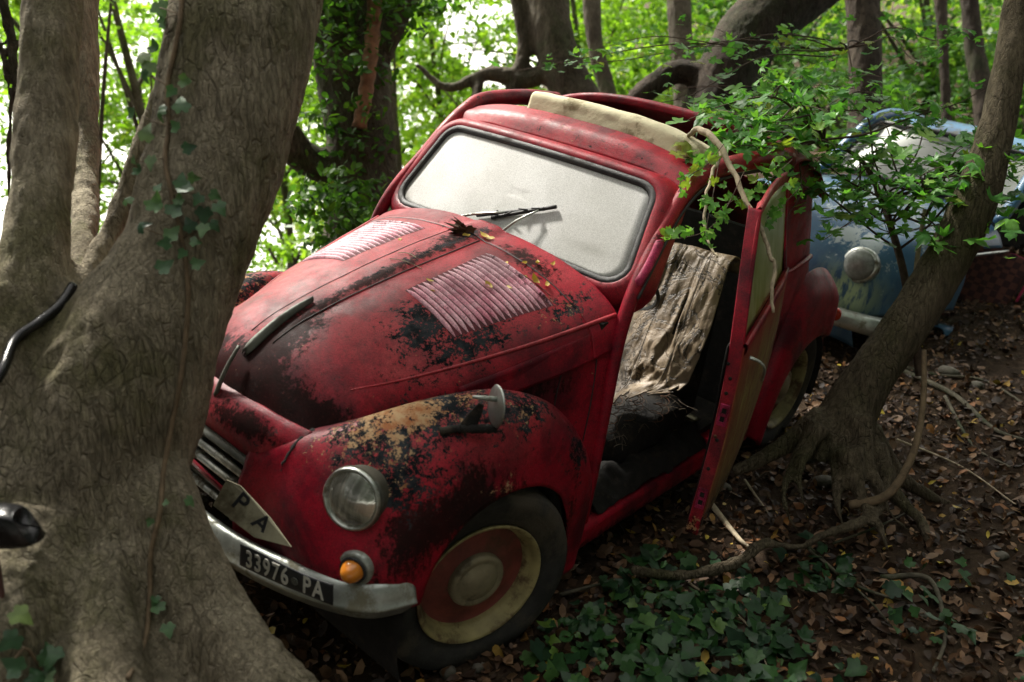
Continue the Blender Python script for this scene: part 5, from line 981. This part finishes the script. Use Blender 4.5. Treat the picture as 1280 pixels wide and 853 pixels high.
for s in (1, -1):
    P = [np.array(bb.find_nearest(Vector((x, s*.505*(1-.15*sstep(.2,.6,x)), .95)))[0]) for x in np.linspace(-.6,.45,20)]; bp_('hood_seam', *tube(P, .006, 6), M['void'], bh_)
    h = HLc*[1,s,1]; A = frame_y(nrm((.95, s*.12, .10)))
    hh = np.array(bb.find_nearest(Vector(h))[0]); V, F = lathe([(.088,-.04),(.092,.006),(.088,.018),(.078,.022)], 40); hl = bp_('headlight', V@A.T+hh, F, M['chrome'])
    V, F = lathe([(.080,.02)]+[(.078*math.cos(t), .02+.03*math.sin(t)) for t in np.linspace(0, math.pi/2, 10)], 40); bp_('lens', V@A.T+hh, F, M['greylens'], hl)
    V, F = tube(spline([(-.6,s*.695,.80),(-.2,s*.70,.77),(.2,s*.69,.73),(.4,s*.655,.70)], 20), .008, 6); bp_('side_trim', V, F, M['chrome'])
    bp_('windscreen_pillar', *tube(spline([(-.60,s*.585,.93),(-.72,s*.58,1.06),(-.86,s*.56,1.22),(-.98,s*.545,1.33),(-1.25,s*.55,1.40),(-1.7,s*.55,1.40),(-1.95,s*.56,1.30)], 30), .035, 10), M['blue'], attrs=None)
    V, F = patch([[(-1.72,s*.69,.25),(-1.72,s*.70,.6),(-1.72,s*.69,.90),(-1.74,s*.61,1.15),(-1.76,s*.55,1.38)],[(-2.2,s*.68,.3),(-2.2,s*.70,.6),(-2.2,s*.68,.88),(-2.1,s*.60,1.12),(-2.05,s*.53,1.32)],[(-2.8,s*.60,.35),(-2.8,s*.62,.6),(-2.75,s*.6,.82),(-2.6,s*.5,.98),(-2.45,s*.45,1.08)],[(-3.05,0,.35),(-3.05,0,.6),(-3.0,0,.8),(-2.8,0,.95),(-2.6,0,1.08)]], 40, 30)
    bp_('rear_body', V, F if s > 0 else F[:, ::-1], M['blue'], solid=.006, attrs=wear(V))
    V, F = patch([[(x, s*.62, .33),(x, s*.69, .33),(x, s*.715, .27),(x, s*.69, .19)] for x in (-.16,-.9,-1.75)], 16, 14); bp_('sill', V, F, M['blue'], solid=.006, attrs=wear(V, grime=[((-1,s*.7,.3),(1,.2,.2),.6)]))
    bp_('tyre', *(lambda q: (q[0]+np.array([.05,s*.58,.27]), q[1]))(lathe([(.17,-.06),(.27,-.06),(.29,-.03),(.29,.03),(.27,.06),(.17,.06)], 40)), M['tyre']); bp_('tyre', *(lambda q: (q[0]+np.array([-2.1,s*.58,.27]), q[1]))(lathe([(.17,-.06),(.27,-.06),(.29,-.03),(.29,.03),(.27,.06),(.17,.06)], 40)), M['tyre'])
V, F = patch([[(-.60-.10*(y/.6)**2, y, .975),(-.70-.10*(y/.6)**2, y*.985, 1.07),(-.83-.10*(y/.6)**2, y*.96, 1.20),(-.95-.10*(y/.6)**2, y*.93, 1.32)] for y in np.linspace(-.56,.56,9)], 40, 16); ws = bp_('windscreen', V, F, M['paleglass'], solid=.005)
O = spline([(-.595,0,.985),(-.66,.40,.985),(-.70,.54,.99),(-.76,.555,1.05),(-.95,.51,1.27),(-1.03,.47,1.315),(-.97,.3,1.325),(-.94,0,1.33),(-.97,-.3,1.325),(-1.03,-.47,1.315),(-.95,-.51,1.27),(-.76,-.555,1.05),(-.70,-.54,.99),(-.66,-.40,.985),(-.595,0,.985)], 90); bp_('windscreen_seal', *tube(O+[.012,0,.008], .016, 8), M['black'], ws)
bp_('wiper', *tube([(-.60,.20,1.0),(-.66,.05,1.055),(-.68,-.12,1.075)], .006, 6), M['black'], ws)
V, F = patch([[(-.96-.06*(y/.5)**2, y, 1.335-.03*(y/.5)**4),(-1.2, y, 1.42-.05*(y/.5)**4),(-1.6, y*1.02, 1.44-.06*(y/.5)**4),(-2.0, y, 1.36-.06*(y/.5)**4),(-2.5, y*.9, 1.10-.03*(y/.5)**4)] for y in np.linspace(-.54,.54,9)], 40, 30); bp_('roof', V, F, M['blue'], solid=.006, attrs=wear(V, grime=[((-1.4,0,1.4),(.8,.6,.2),.8)]))
V, F = patch([[(.655,-.50,.375),(.70,-.50,.36),(.70,-.50,.31),(.655,-.50,.295)],[(.71,-.25,.375),(.75,-.25,.36),(.75,-.25,.31),(.71,-.25,.295)],[(.72,0,.375),(.76,0,.36),(.76,0,.31),(.72,0,.295)],[(.71,.25,.375),(.75,.25,.36),(.75,.25,.31),(.71,.25,.295)],[(.60,.60,.395),(.645,.62,.38),(.645,.62,.32),(.60,.60,.305)],[(.40,.69,.395),(.44,.73,.38),(.44,.73,.32),(.40,.69,.305)]], 30, 12); bp_('bumper', V, F, M['alu'], solid=.005)
mb = MB().box((-1.0,0,.24),(1.7,1.2,.04)); mb.build('floor_pan', M['void'], bc, smooth=False)
MB().box((-.14,.0,.55),(.04,1.2,.60)).build('firewall', M['void'], bc, smooth=False)
MB().box((-2.0,0,.62),(.04,1.2,.7)).build('rear_bulkhead', M['void'], bc, smooth=False)
rows = [[(-.92+.12*c0, y+.10, z-.06-.03*(abs(y-.37)/.25)**3) for y in (.12,.2,.38,.55,.62)] for c0, z in ((0,.36),(-.15,.52),(-.5,.68),(-.85,.80))]
V, F = patch(rows, 20, 20); sx = bp_('seat', V, F, M['plaid'], solid=.11); MB().box((-.70,.45,.30),(.42,.50,.14)).build('cushion', M['plaid'], sx, bevel=.04)
P = spline([(-1.19,.10,.79),(-1.18,.37,.82),(-1.17,.62,.79),(-1.12,.645,.6),(-1.08,.64,.42)], 24); bp_('piping', *tube(P+[.19,.10,-.06], .008, 8), M['louvre'], sx)
a = R(34); hx, hy = -1.62, .70
def bd(V): V = np.asarray(V, float).copy(); dx, dy = V[...,0]-hx, V[...,1]-hy; V[...,0] = hx+dx*math.cos(a)-dy*math.sin(a); V[...,1] = hy+dx*math.sin(a)+dy*math.cos(a); return V
V, F = patch([[(x, .70, zb+(.90-zb)*t) for t in (0,.3,.7,1)] for x, zb in ((-.72,.46),(-.95,.34),(-1.3,.26),(-1.60,.27))], 30, 20); dr2 = bp_('door', bd(V), F, M['blue'], solid=.05, attrs=wear(V))
bp_('window_frame', *tube(bd(np.array(spline([(-.74,.69,.92),(-.95,.62,1.16),(-1.1,.58,1.32),(-1.4,.57,1.36),(-1.58,.60,1.25),(-1.60,.69,.92)], 30))), .018, 8), M['blue'], dr2)
SUNE, SUNA, EXPO, SKYS = 2.7, 6, 2.25, .09
# ------------------------------------------------------------------ camera, light, world
cam_d = bpy.data.cameras.new('camera'); cam = bpy.data.objects.new('camera', cam_d); C.objects.link(cam)
cam.rotation_euler = (R(90)-PITCH, 0, 0); cam.location = (0,0,0); cam_d.sensor_width = 36; cam_d.lens = FPX/1280*36; cam_d.clip_end = 500; cam_d.clip_start = .02
cam_d.dof.use_dof = True; cam_d.dof.focus_distance = 2.9; cam_d.dof.aperture_fstop = 2.6
scene.camera = cam
w = bpy.data.worlds.new('World'); scene.world = w; w.use_nodes = True; nt = w.node_tree; bg = nt.nodes['Background']
sky = nt.nodes.new('ShaderNodeTexSky'); sky.sky_type = 'NISHITA'; sky.sun_disc = False
SEL, SAZ = R(52), R(-38)                                       # elevation; azimuth from +y towards +x
sky.sun_elevation = SEL; sky.sun_rotation = SAZ; sky.air_density = 1.0; sky.dust_density = 1.5; sky.ozone_density = .6
tc_ = nt.nodes.new('ShaderNodeTexCoord'); sx_ = nt.nodes.new('ShaderNodeSeparateXYZ'); nt.links.new(tc_.outputs['Generated'], sx_.inputs[0])
ab = nt.nodes.new('ShaderNodeMath'); ab.operation = 'MAXIMUM'; nt.links.new(sx_.outputs[2], ab.inputs[0]); ab.inputs[1].default_value = .06
cx_ = nt.nodes.new('ShaderNodeCombineXYZ'); nt.links.new(sx_.outputs[0], cx_.inputs[0]); nt.links.new(sx_.outputs[1], cx_.inputs[1]); nt.links.new(ab.outputs[0], cx_.inputs[2]); nt.links.new(cx_.outputs[0], sky.inputs[0])
hs_ = nt.nodes.new('ShaderNodeHueSaturation'); hs_.inputs['Saturation'].default_value = .12; nt.links.new(sky.outputs[0], hs_.inputs['Color']); tn_ = nt.nodes.new('ShaderNodeMix'); tn_.data_type = 'RGBA'; tn_.blend_type = 'MULTIPLY'; tn_.inputs[0].default_value = 1; tn_.inputs[7].default_value = (1.05,1.0,.91,1); nt.links.new(hs_.outputs[0], tn_.inputs[6]); nt.links.new(tn_.outputs[2], bg.inputs[0]); bg.inputs[1].default_value = SKYS
sd = bpy.data.lights.new('sun', 'SUN'); sd.energy = SUNE; sd.angle = R(SUNA); sd.color = (1,.95,.86)
so = bpy.data.objects.new('sun', sd); C.objects.link(so)
dirn = Vector((math.sin(SAZ)*math.cos(SEL), math.cos(SAZ)*math.cos(SEL), math.sin(SEL))); so.rotation_euler = dirn.to_track_quat('Z', 'Y').to_euler()
scene.view_settings.view_transform = 'Standard'; scene.view_settings.look = 'None'; scene.view_settings.exposure = EXPO; scene.view_settings.gamma = 1
scene.render.engine = 'CYCLES'; scene.render.resolution_x = 1024; scene.render.resolution_y = 682
scene.cycles.max_bounces = 6; scene.cycles.diffuse_bounces = 3; scene.cycles.glossy_bounces = 3; scene.cycles.transmission_bounces = 4; scene.cycles.transparent_max_bounces = 8
